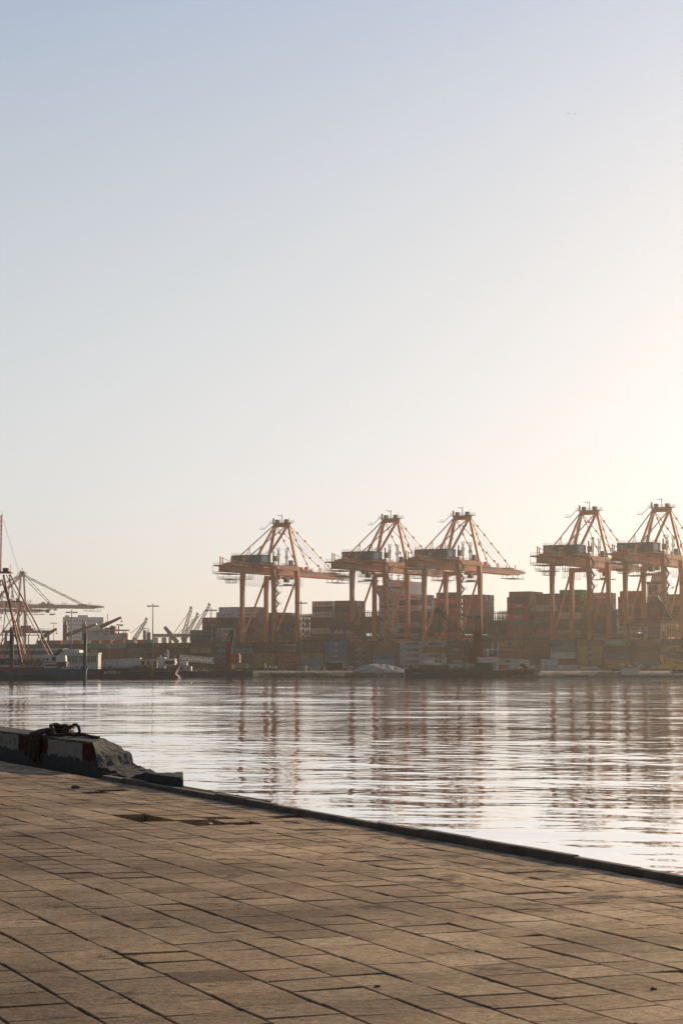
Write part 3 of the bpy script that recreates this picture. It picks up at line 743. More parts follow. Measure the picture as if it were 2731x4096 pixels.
# quay pits: their shade is in the near-black colour of the bed below; one loose paver stands tilted beside the second hole
# ================================================================ CONTAINERS
CCOL = {  # name: (rgb, word)
    'maroon': ((.085, .018, .016), 'maroon'), 'brown': ((.17, .055, .032), 'brown'), 'red': ((.24, .035, .028), 'red'), 'navy': ((.010, .022, .05), 'navy'),
    'blue': ((.028, .08, .20), 'blue'), 'grey': ((.30, .31, .30), 'grey'), 'white': ((.58, .55, .50), 'white'), 'yellow': ((.27, .175, .035), 'mustard yellow'),
    'orange': ((.33, .07, .012), 'orange'), 'green': ((.045, .20, .085), 'green'), 'teal': ((.10, .17, .15), 'grey green'), 'dark': ((.026, .034, .034), 'black'),
    'magenta': ((.34, .035, .075), 'magenta'), 'slate': ((.075, .095, .12), 'slate grey'), 'cream': ((.52, .48, .38), 'cream'), 'sky': ((.09, .19, .27), 'light blue')}
CM = {k: mat(k + '_container_paint', tuple(min(.72, q * 1.7 + .004) for q in v[0]), .55, var=.22, scale=.5, objvar=.12, streak=.5) for k, v in CCOL.items()}
FRAME = mat('container_door_hardware', (.13, .12, .11), .6, var=.2)
PINKL = mat('faded_red_lettering', (.42, .10, .09), .6, var=.1)
NAVYL = mat('navy_lettering', (.02, .03, .06), .6, var=.1)
STARB = mat('pale_blue_logo_square', (.16, .42, .56), .6, var=.1)
def cont_mesh(L, Hh):
    mb = MB(); W = 2.44; n = 26; d = .05; fr = .16
    mb.box(0, fr, 0, W, 0, Hh); mb.box(L - fr, L, 0, W, 0, Hh)               # end frames
    for y0, y1 in ((0, .12), (W - .12, W)): mb.box(fr, L - fr, y0, y1, 0, .16); mb.box(fr, L - fr, y0, y1, Hh - .12, Hh)
    st = (L - 2 * fr) / n
    for y, s in ((0.02, 1), (W - .02, -1)):
        prof = []
        for i in range(n):
            x = fr + i * st; prof += [(x, 0), (x + st * .3, 0), (x + st * .5, d), (x + st * .8, d)]
        prof.append((L - fr, 0))
        for (xa, ya), (xb, yb) in zip(prof, prof[1:]):
            p = [(xa, y + s * ya, .16), (xb, y + s * yb, .16), (xb, y + s * yb, Hh - .12), (xa, y + s * ya, Hh - .12)]
            mb.quad(*(p if s > 0 else p[::-1]))
    mb.quad((fr, .1, Hh - .03), (L - fr, .1, Hh - .03), (L - fr, W - .1, Hh - .03), (fr, W - .1, Hh - .03))
    mb.quad((fr, .1, .12), (fr, W - .1, .12), (L - fr, W - .1, .12), (L - fr, .1, .12))
    return mb.mesh('container', CM['brown'])
def door_mesh(Hh):
    mb = MB(); x = 0.0
    for y0, y1 in ((.16, 1.2), (1.24, 2.28)):
        mb.box(x, x + .03, y0, y1, .18, Hh - .14, 0)
        for y in (y0 + .28, y1 - .28):
            mb.bar((x + .07, y, .12), (x + .07, y, Hh - .08), .05, m=1)
            for z in (.5, Hh * .45, Hh - .5): mb.box(x + .03, x + .1, y - .07, y + .07, z - .05, z + .05, 1)
    return mb.mesh('door', [CM['brown'], FRAME])
HC, STD = 2.896, 2.591
CME = {(12.19, HC): cont_mesh(12.19, HC), (12.19, STD): cont_mesh(12.19, STD), (6.06, STD): cont_mesh(6.06, STD), (6.06, HC): cont_mesh(6.06, HC)}
DME = {HC: door_mesh(HC), STD: door_mesh(STD)}
def setmat(o, i, m):
    o.material_slots[i].link = 'OBJECT'; o.material_slots[i].material = m
def emblem(kind):
    """small painted marks, centred on the origin, in x and z, facing -y"""
    mb = MB(); P = lambda pts, m=0: mb.quad(*[(x, 0 - .004 * m, z) for x, z in pts], m=m)
    c = lambda r, cx=0, cz=0, n=14, k=1.0: [(cx + r * k * math.cos(6.2832 * i / n), cz + r * math.sin(6.2832 * i / n)) for i in range(n)]
    if kind == 'star':
        P([(-.95, -.95), (.95, -.95), (.95, .95), (-.95, .95)])
        P([((.85 if i % 2 == 0 else .3) * math.sin(math.pi * i / 7), (.85 if i % 2 == 0 else .3) * math.cos(math.pi * i / 7)) for i in range(13, -1, -1)], 1)
        return mb.mesh('star_emblem', [STARB, WHITEL])
    if kind == 'swoosh':
        for sgn in (1, -1):
            a = [(sgn * (-.9 + 1.5 * t), sgn * (.55 + .5 * math.sin(t * 1.9))) for t in (0, .2, .4, .6, .8, 1)]
            b = [(sgn * (-.7 + 1.4 * t), sgn * (.45 + .38 * math.sin(t * 1.9))) for t in (1, .8, .6, .4, .2, 0)]
            P((a + b)[::-1])
        return mb.mesh('swoosh_emblem', [WHITEL])
    if kind == 'disc': P(c(.75)); P([(-.7, -.12), (.75, .05), (.75, .2), (-.7, .05)], 1); return mb.mesh('disc_emblem', [NAVYL, CM['orange']])
    if kind == 'oval':
        P(c(.78, k=1.35)); P(c(.62, k=1.35), 1); P([(-.6, -.12), (.6, -.12), (.6, .12), (-.6, .12)], 2); return mb.mesh('oval_emblem', [WHITEL, CM['blue'], WHITEL])
    if kind == 'dots':
        for i in range(5):
            for j in range(2): P([(x * .13 + (i - 2) * .36, z * .13 + .35 + j * .36) for x, z in ((-1, -1), (1, -1), (1, 1), (-1, 1))])
        return mb.mesh('dots_emblem', [WHITEL])
    if kind == 'gull': P([(-1.6, .75), (-.3, .45), (.3, .1), (1.7, -.85), (.4, -.3), (-.9, -.3), (-.1, .0), (-.5, .2)][::-1]); return mb.mesh('bird_emblem', [WHITEL])
    if kind == 'blot': P([(-.7, -1.0), (.7, -1.0), (.7, .35), (-.7, .35)]); P([(-.6, .5), (.7, .9), (.1, 1.0), (-.6, .9)], 1); return mb.mesh('square_emblem', [CM['slate'], WHITEL])
    if kind == 'stripe': P([(-.12, -1.1), (.12, -1.1), (.12, 1.1), (-.12, 1.1)]); return mb.mesh('code_strip', [WHITEL])
    if kind == 'tee': P([(-.6, -.6), (.6, -.6), (.6, .6), (-.6, .6)]); P([(-.4, .4), (-.4, .15), (-.13, .15), (-.13, -.45), (.13, -.45), (.13, .15), (.4, .15), (.4, .4)][::1], 1); return mb.mesh('square_emblem', [PINKL, CM['white']])
EMB = {}
def put_emblem(kind, par, x, z, s=1.0, y=-.03):
    if kind not in EMB: EMB[kind] = emblem(kind)
    o = link('emblem', EMB[kind], par, (x, y, z)); o.scale = (s, 1, s); return o
MARKS = {   # code: (label words, builder(parent, L, Hh))
    'MAERSK': ('blue star logo', lambda p, L, h: (put_emblem('star', p, 2.4, h * .5, .78), text('MAERSK', 1.9, NAVYL, p, (7.1, -.03, h * .5), bold=.06, sx=.98))),
    'CMA': ('white swooshes', lambda p, L, h: (put_emblem('swoosh', p, 6.1, h * .5, 1.15), text('CMA CGM', 1.05, WHITEL, p, (6.1, -.04, h * .5), bold=.03, sx=1.1))),
    'HAPAG': ('dark round logo', lambda p, L, h: (put_emblem('disc', p, 2.6, h * .52, 1.0), text('Hapag-Lloyd', 1.35, NAVYL, p, (7.2, -.03, h * .5), bold=.03, sx=.98))),
    'MSC': ('square black letters', lambda p, L, h: text('m\nsc', 1.35, BLACKL, p, (6.1, -.03, h * .52), bold=.09, sx=1.2, line=.62)),
    'ZIMF': ('white lettering', lambda p, L, h: (text('The', 1.25, WHITEL, p, (2.9, -.03, h * .5), bold=.03), put_emblem('blot', p, 4.7, h * .52, .9), text('Factor', 1.25, WHITEL, p, (7.0, -.03, h * .5), bold=.03), put_emblem('dots', p, 9.7, h * .55, .8), text('ZIM', .9, WHITEL, p, (9.7, -.03, h * .38), bold=.05))),
    'ZIM': ('white dotted logo', lambda p, L, h: (put_emblem('dots', p, 6.9, h * .5, .9), text('ZIM', 1.1, WHITEL, p, (6.9, -.03, h * .32), bold=.05))),
    'MEDKON': ('white block letters', lambda p, L, h: (text('MED', 1.25, WHITEL, p, (4.6, -.03, h * .56), bold=.07), text('KON', 1.15, WHITEL, p, (7.2, -.03, h * .52), bold=.07), put_emblem('dots', p, 7.2, h * .62, .75), text('LINES', .6, WHITEL, p, (6.0, -.03, h * .2), space=1.8, bold=.02))),
    'COSCO': ('navy spaced letters', lambda p, L, h: text('COSCO', 1.35, NAVYL, p, (5.8, -.03, h * .5), bold=.06, space=1.35)),
    'CHINA': ('pale condensed lettering', lambda p, L, h: text('CHINA  SHIPPING', 1.5, WHITEL, p, (6.1, -.03, h * .5), bold=.03, sx=.66)),
    'OVAL': ('white oval logo', lambda p, L, h: (put_emblem('oval', p, 6.1, h * .5, .95), text('CSCL', .7, WHITEL, p, (6.1, -.06, h * .5), bold=.03), put_emblem('stripe', p, .6, h * .5, .8))),
    'HSUD': ('white bird logo', lambda p, L, h: (text('HAMBURG', 1.35, WHITEL, p, (3.4, -.03, h * .5), bold=.0, sx=.95), put_emblem('gull', p, 7.6, h * .5, .8), text('SÜD', 1.35, WHITEL, p, (10.2, -.03, h * .5), sx=.95))),
    'EVER': ('broad white lettering', lambda p, L, h: text('EVERGREEN', 1.6, WHITEL, p, (5.0, -.03, h * .5), bold=.07, sx=.98)),
    'YM': ('faded red lettering', lambda p, L, h: (put_emblem('tee', p, 2.7, h * .5, .9), text('YANG MING', 1.35, PINKL, p, (7.0, -.03, h * .5), bold=.03))),
    'YMB': ('large red letters', lambda p, L, h: text('YANG MING', 1.75, PINKL, p, (6.2, -.03, h * .5), bold=.06)),
    'ONE': ('white square letters', lambda p, L, h: text('ONE', 1.9, WHITEL, p, (6.3, -.03, h * .5), bold=.05, sx=1.1)),
    'ONEL': ('white square letters', lambda p, L, h: text('ONE', 1.7, WHITEL, p, (3.0, -.03, h * .5), bold=.05, sx=1.1)),
    'KLINE': ('white serif letters', lambda p, L, h: text('K Line', 1.3, WHITEL, p, (6.3, -.03, h * .5), space=1.25)),
    'CAI': ('small white letters', lambda p, L, h: text('CAI', .75, WHITEL, p, (8.0, -.03, h * .78), bold=.03)),
    'STRIPE': ('white code strip', lambda p, L, h: put_emblem('stripe', p, .55, h * .5, .9)),
    'HMM': ('white letters', lambda p, L, h: text('HMM', 1.3, WHITEL, p, (7, -.03, h * .5), bold=.05)),
    'COSD': ('dark letters', lambda p, L, h: text('COSCO', 1.1, NAVYL, p, (7.6, -.03, h * .5), bold=.05)),
}
ORD = ['lowest', 'second', 'third', 'fourth', 'fifth', 'sixth', 'seventh', 'eighth', 'ninth', 'tenth']
TOPO = ['top', 'second from top', 'third from top', 'fourth from top', 'fifth from top', 'sixth from top', 'seventh from top', 'eighth from top', 'ninth from top', 'tenth from top']
PENDING = []      # (priority, x, y, z, L, h, colour, mark, label, group, doors)
def queue(pri, s, C, z, L, h, col, mark, label, group, doors=False):
    x, y = PW(s, C); PENDING.append((pri, x, y, z, L, h, col, mark, label, group, doors))
def flush_containers(limit=296):
    PENDING.sort(key=lambda t: -t[0]); seen = {}
    for (pri, x, y, z, L, h, col, mark, lab, grp, doors) in PENDING[:limit]:
        seen[lab] = seen.get(lab, 0) + 1
        if seen[lab] > 1: print('DUP', lab)
        o = link('shipping_container', CME[(L, h)], None, (x, y, z), ROT, lab, 'container', grp); setmat(o, 0, CM[col])
        if doors:
            d = link('door', DME[h], o, (L, 0, 0)); setmat(d, 0, CM[col])
        if mark: MARKS[mark][1](o, L, h)
    rest = PENDING[limit:]
    if rest:
        keys = sorted(CM); mb = MB()
        for (pri, x, y, z, L, h, col, *_r) in rest:
            m = keys.index(col); n0 = len(mb.v); mb.box(0, L, 0, 2.44, .02, h, m)
            for k in range(3): mb.bar((L + .06, .5 + k * .7, .1), (L + .06, .5 + k * .7, h - .1), .07, m=len(keys))
            for i in range(n0, len(mb.v)):
                a, b, c = mb.v[i]; mb.v[i] = (x + a * CA + b * SA, y - a * SA + b * CA, z + c)
        mb.build('container_mass', [CM[k] for k in keys] + [FRAME], kind='stuff', label='remaining containers packed behind the front rows')

# ---- the yard's front row: five high, long sides to the water. (left px, tiers from the top)
CY_ = 886.0
YARD = [
    (-48, ['teal', 'slate', 'brown']), (20, ['slate', 'navy', 'brown']), (105, ['teal:MAERSK', 'brown', 'slate']), (188, ['maroon', 'brown', 'navy']), (268, ['maroon', 'red', 'slate']),
    (346, ['green', 'navy:MEDKON', 'navy']), (427, ['grey:COSCO', 'brown', 'brown']), (508, ['maroon', 'slate', 'brown']), (591, ['maroon:ZIM', 'brown', 'maroon']),
    (677, ['yellow:MSC', 'maroon', 'maroon', 'brown']), (762, ['brown', 'yellow:MSC', 'maroon', 'navy']), (844, ['navy:CMA', 'navy:CMA', 'navy:CMA', 'dark']), (926, ['dark', 'teal', 'dark', 'dark']),
    (1014, ['maroon', 'maroon', 'yellow:MSC', 'yellow:MSC', 'dark']), (1114, ['maroon:ZIMF', 'maroon:ZIMF', 'orange:HAPAG', 'orange:HAPAG', 'brown']),
    (1208, ['maroon', 'maroon', 'yellow:MSC', 'sky', 'maroon']), (1301, ['blue:OVAL', 'blue:OVAL', 'blue:OVAL', 'teal:CHINA', 'brown']), (1396, ['brown', 'maroon:CMA', 'dark:CMA', 'dark:CMA', 'maroon']),
    (1490, ['brown:CAI', 'brown', 'blue:STRIPE', 'sky:STRIPE', 'maroon']), (1598, ['grey:MAERSK', 'grey:MAERSK', 'grey:MAERSK', 'grey:MAERSK', 'brown']), (1688, ['grey:MAERSK', 'brown', 'grey:MAERSK', 'grey:MAERSK', 'maroon']),
    (1785, ['navy', 'navy:MEDKON', 'brown', 'navy:MEDKON', 'maroon']), (1884, ['maroon', 'navy', 'maroon', 'dark', 'brown']), (1991, ['yellow:MSC', 'red:HSUD', 'brown', 'grey:MAERSK', 'brown']),
    (2094, ['brown:STRIPE', 'brown:STRIPE', 'maroon', 'maroon', 'brown']), (2197, ['slate', 'teal', 'cream', 'red', 'brown']), (2306, ['brown:STRIPE', 'yellow:MSC', 'yellow:MSC', 'yellow:MSC', 'maroon']),
    (2413, ['green:EVER', 'maroon', 'blue:STRIPE', 'orange', 'maroon']), (2528, ['brown', 'maroon', 'brown', 'slate', 'maroon']), (2640, ['maroon', 'yellow:MSC', 'navy', 'blue', 'maroon'])]
names = ['first', 'second', 'third', 'fourth', 'fifth', 'sixth', 'seventh', 'eighth', 'ninth', 'tenth', 'eleventh', 'twelfth', 'thirteenth', 'fourteenth', 'fifteenth', 'sixteenth', 'seventeenth', 'eighteenth', 'nineteenth', 'twentieth']
def from_side(i, n):
    return (names[i] + ' stack from the left') if i < 20 and i <= n // 2 else (names[n - 1 - i] + ' stack from the right')
def tier_word(k): return TOPO[k]
for i, (px, tiers) in enumerate(YARD):
    left = px < 840
    topz = 16.6 if not left else 16.35 + (px / 840) * .25
    h = HC if not left else STD + .0
    s = sC(px, CY_)
    z = topz
    full = list(tiers)
    while len(full) < 5: full.append(rnd.choice(['brown', 'maroon', 'navy', 'slate']))
    for k, t in enumerate(full):
        col, _, mk = t.partition(':'); z -= h + .01
        lab = f"{CCOL[col][1]} container, {tier_word(k)}, {from_side(i, len(YARD))} of the front row"
        queue(100 - k, s + rnd.uniform(-.06, .06), CY_ + rnd.uniform(-.05, .05), z, 12.19, h, col, mk or None, lab, 'containers stacked in the yard front row', doors=(k < 4))
# small orange and teal door leaves standing open in the sixteenth stack, and a second rank closing the gaps
for i in range(34):
    s = sC(-60, CY_ + 3.2) + i * 12.9 + 5
    for k in range(5):
        queue(-10, s, CY_ + 3.2, 2.1 + k * 2.75, 12.19, STD, rnd.choice(['maroon', 'navy', 'brown', 'dark', 'slate']), None, '', '')
# the lower rank of orange and grey boxes showing over the left half
for i, (px, col) in enumerate([(-60, 'teal'), (20, 'slate'), (190, 'brown'), (214, 'orange'), (256, 'grey'), (295, 'orange'), (330, 'white'), (367, 'orange'), (412, 'orange'), (464, 'orange'), (504, 'teal'), (549, 'orange'), (575, 'green')]):
    Cc = 1010; s = sC(px, Cc)
    for k in range(6):
        z = 17.9 - k * 2.62
        if k == 0: queue(60, s, Cc, z, 6.06, STD, col, None, f"{CCOL[col][1]} short container, {names[i]} from the left in the raised rear rank", 'short containers of the raised rear rank')
        elif k == 1: queue(-20, s, Cc, z, 6.06, STD, rnd.choice(['brown', 'slate']), None, '', '')
CRC = 951.0
def bay(n, px0, px1, tiers, topy, rows=0, step=0, words='', zb=None, C=CRC, L=12.19, rcols=None):
    """a bay of boxes on the ship: tiers from the top on the near side, and the ends of the rows behind"""
    s0 = sC(px0, C); Zl = Zof(px0, C); top = wz(topy, Zl); h = HC if len(tiers) < 7 else 2.75
    h = HC
    z = top
    for k, t in enumerate(tiers):
        col, _, mk = t.partition(':'); z -= h + .02
        lab = f"{CCOL[col][1]} container, {tier_word(k)}, {words}"
        queue(90 - k, s0, C, z, L, h, col, mk or None, lab, 'containers stacked on the moored ships', doors=True)
    if rows:
        z = top + (h if step else 0); kk = len(tiers) + (1 if step else 0)
        for r in range(1, rows + 1):
            z = top + (h if step else 0)
            for k in range(kk):
                z -= h + .02
                col = rnd.choice(rcols or ['maroon', 'brown', 'grey', 'red', 'slate', 'navy', 'white', 'brown'])
                lab = f"{CCOL[col][1]} end, {tier_word(k)}, row {r + 1}, {words}"
                queue(40 - r * 3 - k * .1, s0, C + r * 2.5, z, L, h, col, None, lab, 'containers stacked on the moored ships', doors=True)
bay(1, 763, 810, ['slate', 'navy', 'maroon', 'maroon'], 2521, words='leftmost low ship bay')
bay(2, 810, 867, ['magenta:ONE', 'brown:HMM', 'maroon', 'navy', 'brown', 'maroon'], 2471, words='ship bay topped by magenta box')
bay(3, 866, 937, ['white:YM', 'maroon', 'navy', 'white:YM', 'white:YM', 'brown'], 2450, rows=2, step=1, words='bay behind crane 8 left leg', rcols=['white', 'maroon', 'brown'])
bay(4, 941, 1018, ['white:YM', 'maroon', 'brown', 'maroon', 'brown', 'maroon'], 2450, rows=5, step=1, words='bay inside crane 8', rcols=['red', 'grey', 'maroon', 'brown', 'red', 'slate'])
bay(5, 1074, 1129, ['maroon', 'brown', 'navy', 'maroon', 'brown', 'maroon'], 2452, rows=4, words='bay at the lone crane right legs', C=CRC + 6, rcols=['red', 'white', 'maroon', 'grey'])
bay(6, 1248, 1330, ['white:YM', 'slate', 'white:YM', 'maroon', 'maroon', 'white:YM', 'maroon'], 2406, words='tall bay right of crane 8')
bay(7, 1336, 1420, ['brown', 'dark', 'brown', 'maroon', 'maroon', 'white:YM', 'red:HMM'], 2404, rows=4, words='tall bay left of the white bridge')
bay(8, 1439, 1488, ['brown:COSD', 'brown', 'slate'], 2468, words='low bay left of the white bridge', C=CRC + 3)
bay(9, 1592, 1668, ['white:YM', 'dark', 'white:YMB', 'brown', 'maroon', 'white:YM', 'dark', 'white:YM'], 2379, rows=6, words='tall bay right of the white bridge', rcols=['grey', 'maroon', 'brown', 'navy', 'white', 'slate', 'grey'])
bay(10, 1735, 1814, ['magenta:ONE', 'dark', 'magenta:ONE', 'brown', 'maroon', 'dark', 'magenta:ONE'], 2393, rows=2, step=1, words='first bay with magenta boxes', rcols=['brown', 'grey', 'maroon', 'slate'])
bay(11, 1848, 1911, ['brown', 'brown', 'brown', 'slate', 'maroon', 'brown', 'dark'], 2380, rows=4, words='brown bay inside crane 10', rcols=['brown', 'grey', 'maroon', 'slate'])
bay(12, 1950, 1990, ['dark', 'slate', 'maroon'], 2482, words='low bay right of crane 10', C=CRC + 8)
bay(13, 2026, 2115, ['dark', 'magenta:ONE', 'maroon:KLINE', 'magenta:ONE', 'slate', 'brown', 'magenta:ONEL'], 2389.5, rows=6, step=1, words='tall bay right of the sky gap', rcols=['maroon', 'grey', 'white', 'red', 'brown'])
bay(14, 2140, 2204, ['maroon', 'brown', 'white:YM', 'brown', 'slate', 'navy', 'magenta:ONEL'], 2376, rows=3, words='bay left of crane 11')
bay(15, 2228, 2313, ['maroon', 'brown', 'dark', 'white:YM', 'slate', 'maroon', 'white:YM'], 2383, rows=6, step=1, words='tall bay inside crane 11', rcols=['grey', 'maroon', 'brown', 'white', 'green', 'slate'])
bay(16, 2341, 2394, ['white:YM', 'brown', 'slate', 'brown', 'maroon', 'dark', 'maroon'], 2372, rows=3, words='bay at crane 11 right legs', rcols=['grey', 'maroon', 'brown', 'slate', 'white'])
bay(17, 2469, 2558, ['brown:KLINE', 'magenta:ONE', 'dark', 'magenta:ONE', 'dark', 'white:YM'], 2388, rows=2, step=1, words='bay left of the funnel')
bay(18, 2565, 2655, ['maroon', 'brown', 'maroon', 'brown', 'slate', 'brown', 'maroon'], 2410, words='bay under the funnel')
bay(19, 2660, 2750, ['brown', 'yellow', 'maroon', 'brown', 'brown', 'yellow', 'maroon'], 2378, words='bay at the right edge')
flush_containers()
# ================================================================ SHIPS, YARD AND SHORE
def G(px, py, Z, dz=0.0): return (wx(px, Z + dz), Z + dz, wz(py, Z))
class Thing:
    def __init__(s, name, label, cat, px, py, Z, group=None, rot=0):
        s.o = empty(name, G(px, py, Z), rot, label, cat, group); s.l = Vector(s.o.location); s.rot = rot
    def part(s, name, mb, m, parent=None, smooth=False):
        if not getattr(mb, 'done', False):
            c, sn = math.cos(-s.rot), math.sin(-s.rot); v = []
            for p in mb.v:
                x, y, z = p[0] - s.l.x, p[1] - s.l.y, p[2] - s.l.z; v.append((x * c - y * sn, x * sn + y * c, z))
            mb.v = v; mb.done = True
        return mb.build(name, m, parent or s.o, smooth)
def pb(mb, x0, x1, y0, y1, Z, d, m=0):
    """box seen at photo pixels x0..x1, y0(top)..y1, front face at distance Z, d metres deep"""
    mb.box(wx(x0, Z), wx(x1, Z), Z, Z + d, wz(y1, Z), wz(y0, Z), m); return mb
def pp(mb, pts, Z, d, m=0):
    mb.prism([(wx(x, Z), wz(y, Z)) for x, y in pts][::-1], Z, Z + d, m); return mb
def pbar(mb, x0, y0, x1, y1, Z, w, dz0=0.0, dz1=0.0, m=0, h=None):
    mb.bar(G(x0, y0, Z + dz0) if not dz0 else (wx(x0, Z), Z + dz0, wz(y0, Z)), (wx(x1, Z), Z + dz1, wz(y1, Z)), w, h, m=m); return mb
# port-frame builder: boxes in (s, C, z)
def fb(mb, s0, s1, c0, c1, z0, z1, m=0):
    n = len(mb.v)
    for z in (z0, z1):
        for s, c in ((s0, c0), (s1, c0), (s1, c1), (s0, c1)):
            x, y = PW(s, c); mb.v.append((x, y, z))
    for q in ((3, 2, 1, 0), (4, 5, 6, 7), (0, 1, 5, 4), (1, 2, 6, 5), (2, 3, 7, 6), (3, 0, 4, 7)): mb.f.append(tuple(n + i for i in q)); mb.m.append(m)
    return mb
def fbar(mb, a, b, w, m=0, h=None):
    A, B_ = PW(a[0], a[1]), PW(b[0], b[1]); mb.bar((A[0], A[1], a[2]), (B_[0], B_[1], b[2]), w, h, m=m); return mb

EARTH = mat('dusty_yard_ground', (.13, .115, .095), .95, var=.3, scale=.15)
GRAVEL = mat('pale_gravel', (.30, .295, .29), .95, var=.3, scale=.6, bump=.25, bscale=1.2)
BANKM = mat('rocky_shore', (.12, .10, .08), .95, var=.5, scale=.35, bump=.4, bscale=.9)
HULLD = mat('dark_ship_hull', (.035, .035, .04), .5, var=.2, scale=.1)
HULLB = mat('blue_hull_paint', (.012, .05, .13), .4, var=.3, scale=.4)
HULLN = mat('navy_hull_paint', (.014, .022, .04), .45, var=.3, scale=.4)
HULLR = mat('red_boot_topping', (.13, .018, .012), .5, var=.35, scale=.4)
HULLT = mat('teal_black_hull', (.016, .026, .028), .5, var=.3, scale=.4)
SHIPW = mat('ship_white_paint', (.76, .74, .71), .5, var=.1, scale=.15)
WHITEW = mat('dull_white_paint', (.66, .65, .64), .6, var=.18, scale=.4)
CREAMW = mat('cream_wall_paint', (.62, .54, .36), .6, var=.12, scale=.5)
REDP = mat('red_lattice_paint', (.42, .06, .04), .5, var=.25, scale=.5)
DREDP = mat('dark_red_steel', (.19, .035, .028), .55, var=.3, scale=.5)
BLUEP = mat('blue_gantry_paint', (.035, .085, .20), .5, var=.15, scale=.5)
YELP = mat('yellow_machine_paint', (.70, .36, .04), .5, var=.2, scale=.5)
DARKS = mat('sooty_dark_steel', (.03, .03, .03), .6, var=.3, scale=.5)
GREENS = mat('green_black_steel', (.018, .035, .028), .5, var=.2, scale=.5)
GREYS = mat('grey_steel', (.16, .155, .15), .6, var=.2, scale=.5)
CONCW = mat('pale_concrete_block', (.58, .58, .60), .85, var=.12, scale=.7)
PALEB = mat('hazy_white_wall', (.78, .78, .80), .8, var=.06, scale=.05)
RUST = mat('rusty_steel', (.20, .085, .04), .8, var=.4, scale=.7)

# far land behind the water: one sheet with a rubbly bank down to the sea
mb = MB(); n0 = len(mb.v)
YS = [(737, -1.2), (739, .35), (742, 1.2), (746, 1.85), (752, 2.0), (800, 2.1), (900, 2.15), (1150, 2.2), (2600, 2.2)]
XS = [-1500, -600, -300, -170] + [-140 + i * 3.0 for i in range(94)] + [170, 300, 600, 1500]
for j, (y, z) in enumerate(YS):
    for i, x in enumerate(XS):
        jit = j in (1, 2, 3, 4) and abs(x) < 145
        mb.v.append((x, y + (rnd.uniform(-1, 1) if jit else 0), z + (rnd.uniform(-.22, .25) if jit else 0)))
for j in range(len(YS) - 1):
    for i in range(len(XS) - 1):
        a = n0 + j * len(XS) + i; mb.f.append((a, a + 1, a + len(XS) + 1, a + len(XS))); mb.m.append(0 if j < 4 else 1)
mb.build('far_shore', [BANKM, EARTH], kind='structure')

# ---------------- container ships
def lashing(mb, px, C0=951.5, n=12, z0=20.0, z1=31.5, w=1.1):
    s = sC(px, C0)
    for k in range(n):
        c = C0 + k * 2.5
        for ds in (0, w): fbar(mb, (s + ds, c, z0), (s + ds, c, z1 + (1.2 if k % 2 else .4)), .32)
    for z in (z0 + 2.9, z0 + 5.8, z0 + 8.7, z1):
        fb(mb, s, s + w, C0, C0 + (n - 1) * 2.5, z, z + .28)
        fbar(mb, (s, C0, z + 1.1), (s, C0 + (n - 1) * 2.5, z + 1.1), .12)
    for k in range(0, n - 1, 2):
        fbar(mb, (s, C0 + k * 2.5, z0), (s, C0 + (k + 1) * 2.5, z0 + 5.8), .2); fbar(mb, (s, C0 + (k + 1) * 2.5, z0 + 2.9), (s, C0 + k * 2.5, z1), .2)
def hull(t, s0, s1, C0, C1, z0, z1, bow):
    mb = MB(); pts = []
    # plan outline (s, C); the bow closes on the centre line
    cm = (C0 + C1) / 2
    if bow < 0: plan = [(s0, cm), (s0 + 14, C0 + 5), (s0 + 30, C0), (s1, C0), (s1, C1), (s0 + 30, C1), (s0 + 14, C1 - 5)]
    else: plan = [(s0, C0), (s1 - 30, C0), (s1 - 12, C0 + 5), (s1, cm), (s1 - 12, C1 - 5), (s1 - 30, C1), (s0, C1)]
    n = len(mb.v); k = len(plan)
    for z, kk in ((z0, .94), (z1, 1.0)):
        for s, c in plan:
            sm = (s0 + s1) / 2; x, y = PW(sm + (s - sm) * kk, c); mb.v.append((x, y, z))
    for i in range(k): mb.f.append((n + i, n + (i + 1) % k, n + k + (i + 1) % k, n + k + i)); mb.m.append(0)
    mb.f.append(tuple(n + k + i for i in range(k))); mb.m.append(0); mb.f.append(tuple(n + i for i in reversed(range(k)))); mb.m.append(0)
    return mb
s_a, s_b = sC(700, 949), sC(1722, 949)
S1 = Thing('container_ship', 'dark container ship with the white bridge tower, moored behind the left three cranes', 'container ship', 1200, 2675, 1100)
S1.part('hull', hull(S1, s_a, s_b, 949.5, 986, -2, 18.6, -1), HULLD)
mb = MB(); fb(mb, sC(760, 951), s_b - 6, 951, 984, 18.6, 20.4); S1.part('hatch_coaming', mb, GREYS)
mb = MB(); 
for px in (937, 1060, 1134, 1180, 1206, 1226, 1241): lashing(mb, px)
for px in (1330, 1424, 1490, 1686, 1700): lashing(mb, px, z1=33)
S1.part('lashing_bridge', mb, GREYS)
sb = sC(1504, 952); mb = MB(); fb(mb, sb, sb + 12.5, 955, 982, 18.6, 44.2); 
for z in range(22, 44, 3): fb(mb, sb - .5, sb + 13, 954.5, 982.5, z, z + .15)
bh = S1.part('bridge_house', mb, SHIPW)
mb = MB(); fb(mb, sb + 1, sb + 9, 948.6, 986, 44.2, 47.0)
for c0, c1 in ((948.6, 955),):
    n = len(mb.v)
    for s in (sb + 1.5, sb + 7):
        for c, z in ((948.6, 44.2), (955, 44.2), (955, 38)):
            x, y = PW(s, c); mb.v.append((x, y, z))
    for q in ((0, 1, 2), (5, 4, 3), (0, 3, 4, 1), (1, 4, 5, 2), (2, 5, 3, 0)): mb.f.append(tuple(n + i for i in q)); mb.m.append(0)
wh = S1.part('wheelhouse', mb, SHIPW)
def win(par, *q):
    mb = MB(); fb(mb, *q); S1.part('window', mb, GLASS, par)
for k in range(6): win(wh, sb + 1.6 + k * 1.2, sb + 2.4 + k * 1.2, 948.5, 948.62, 45.3, 46.4)
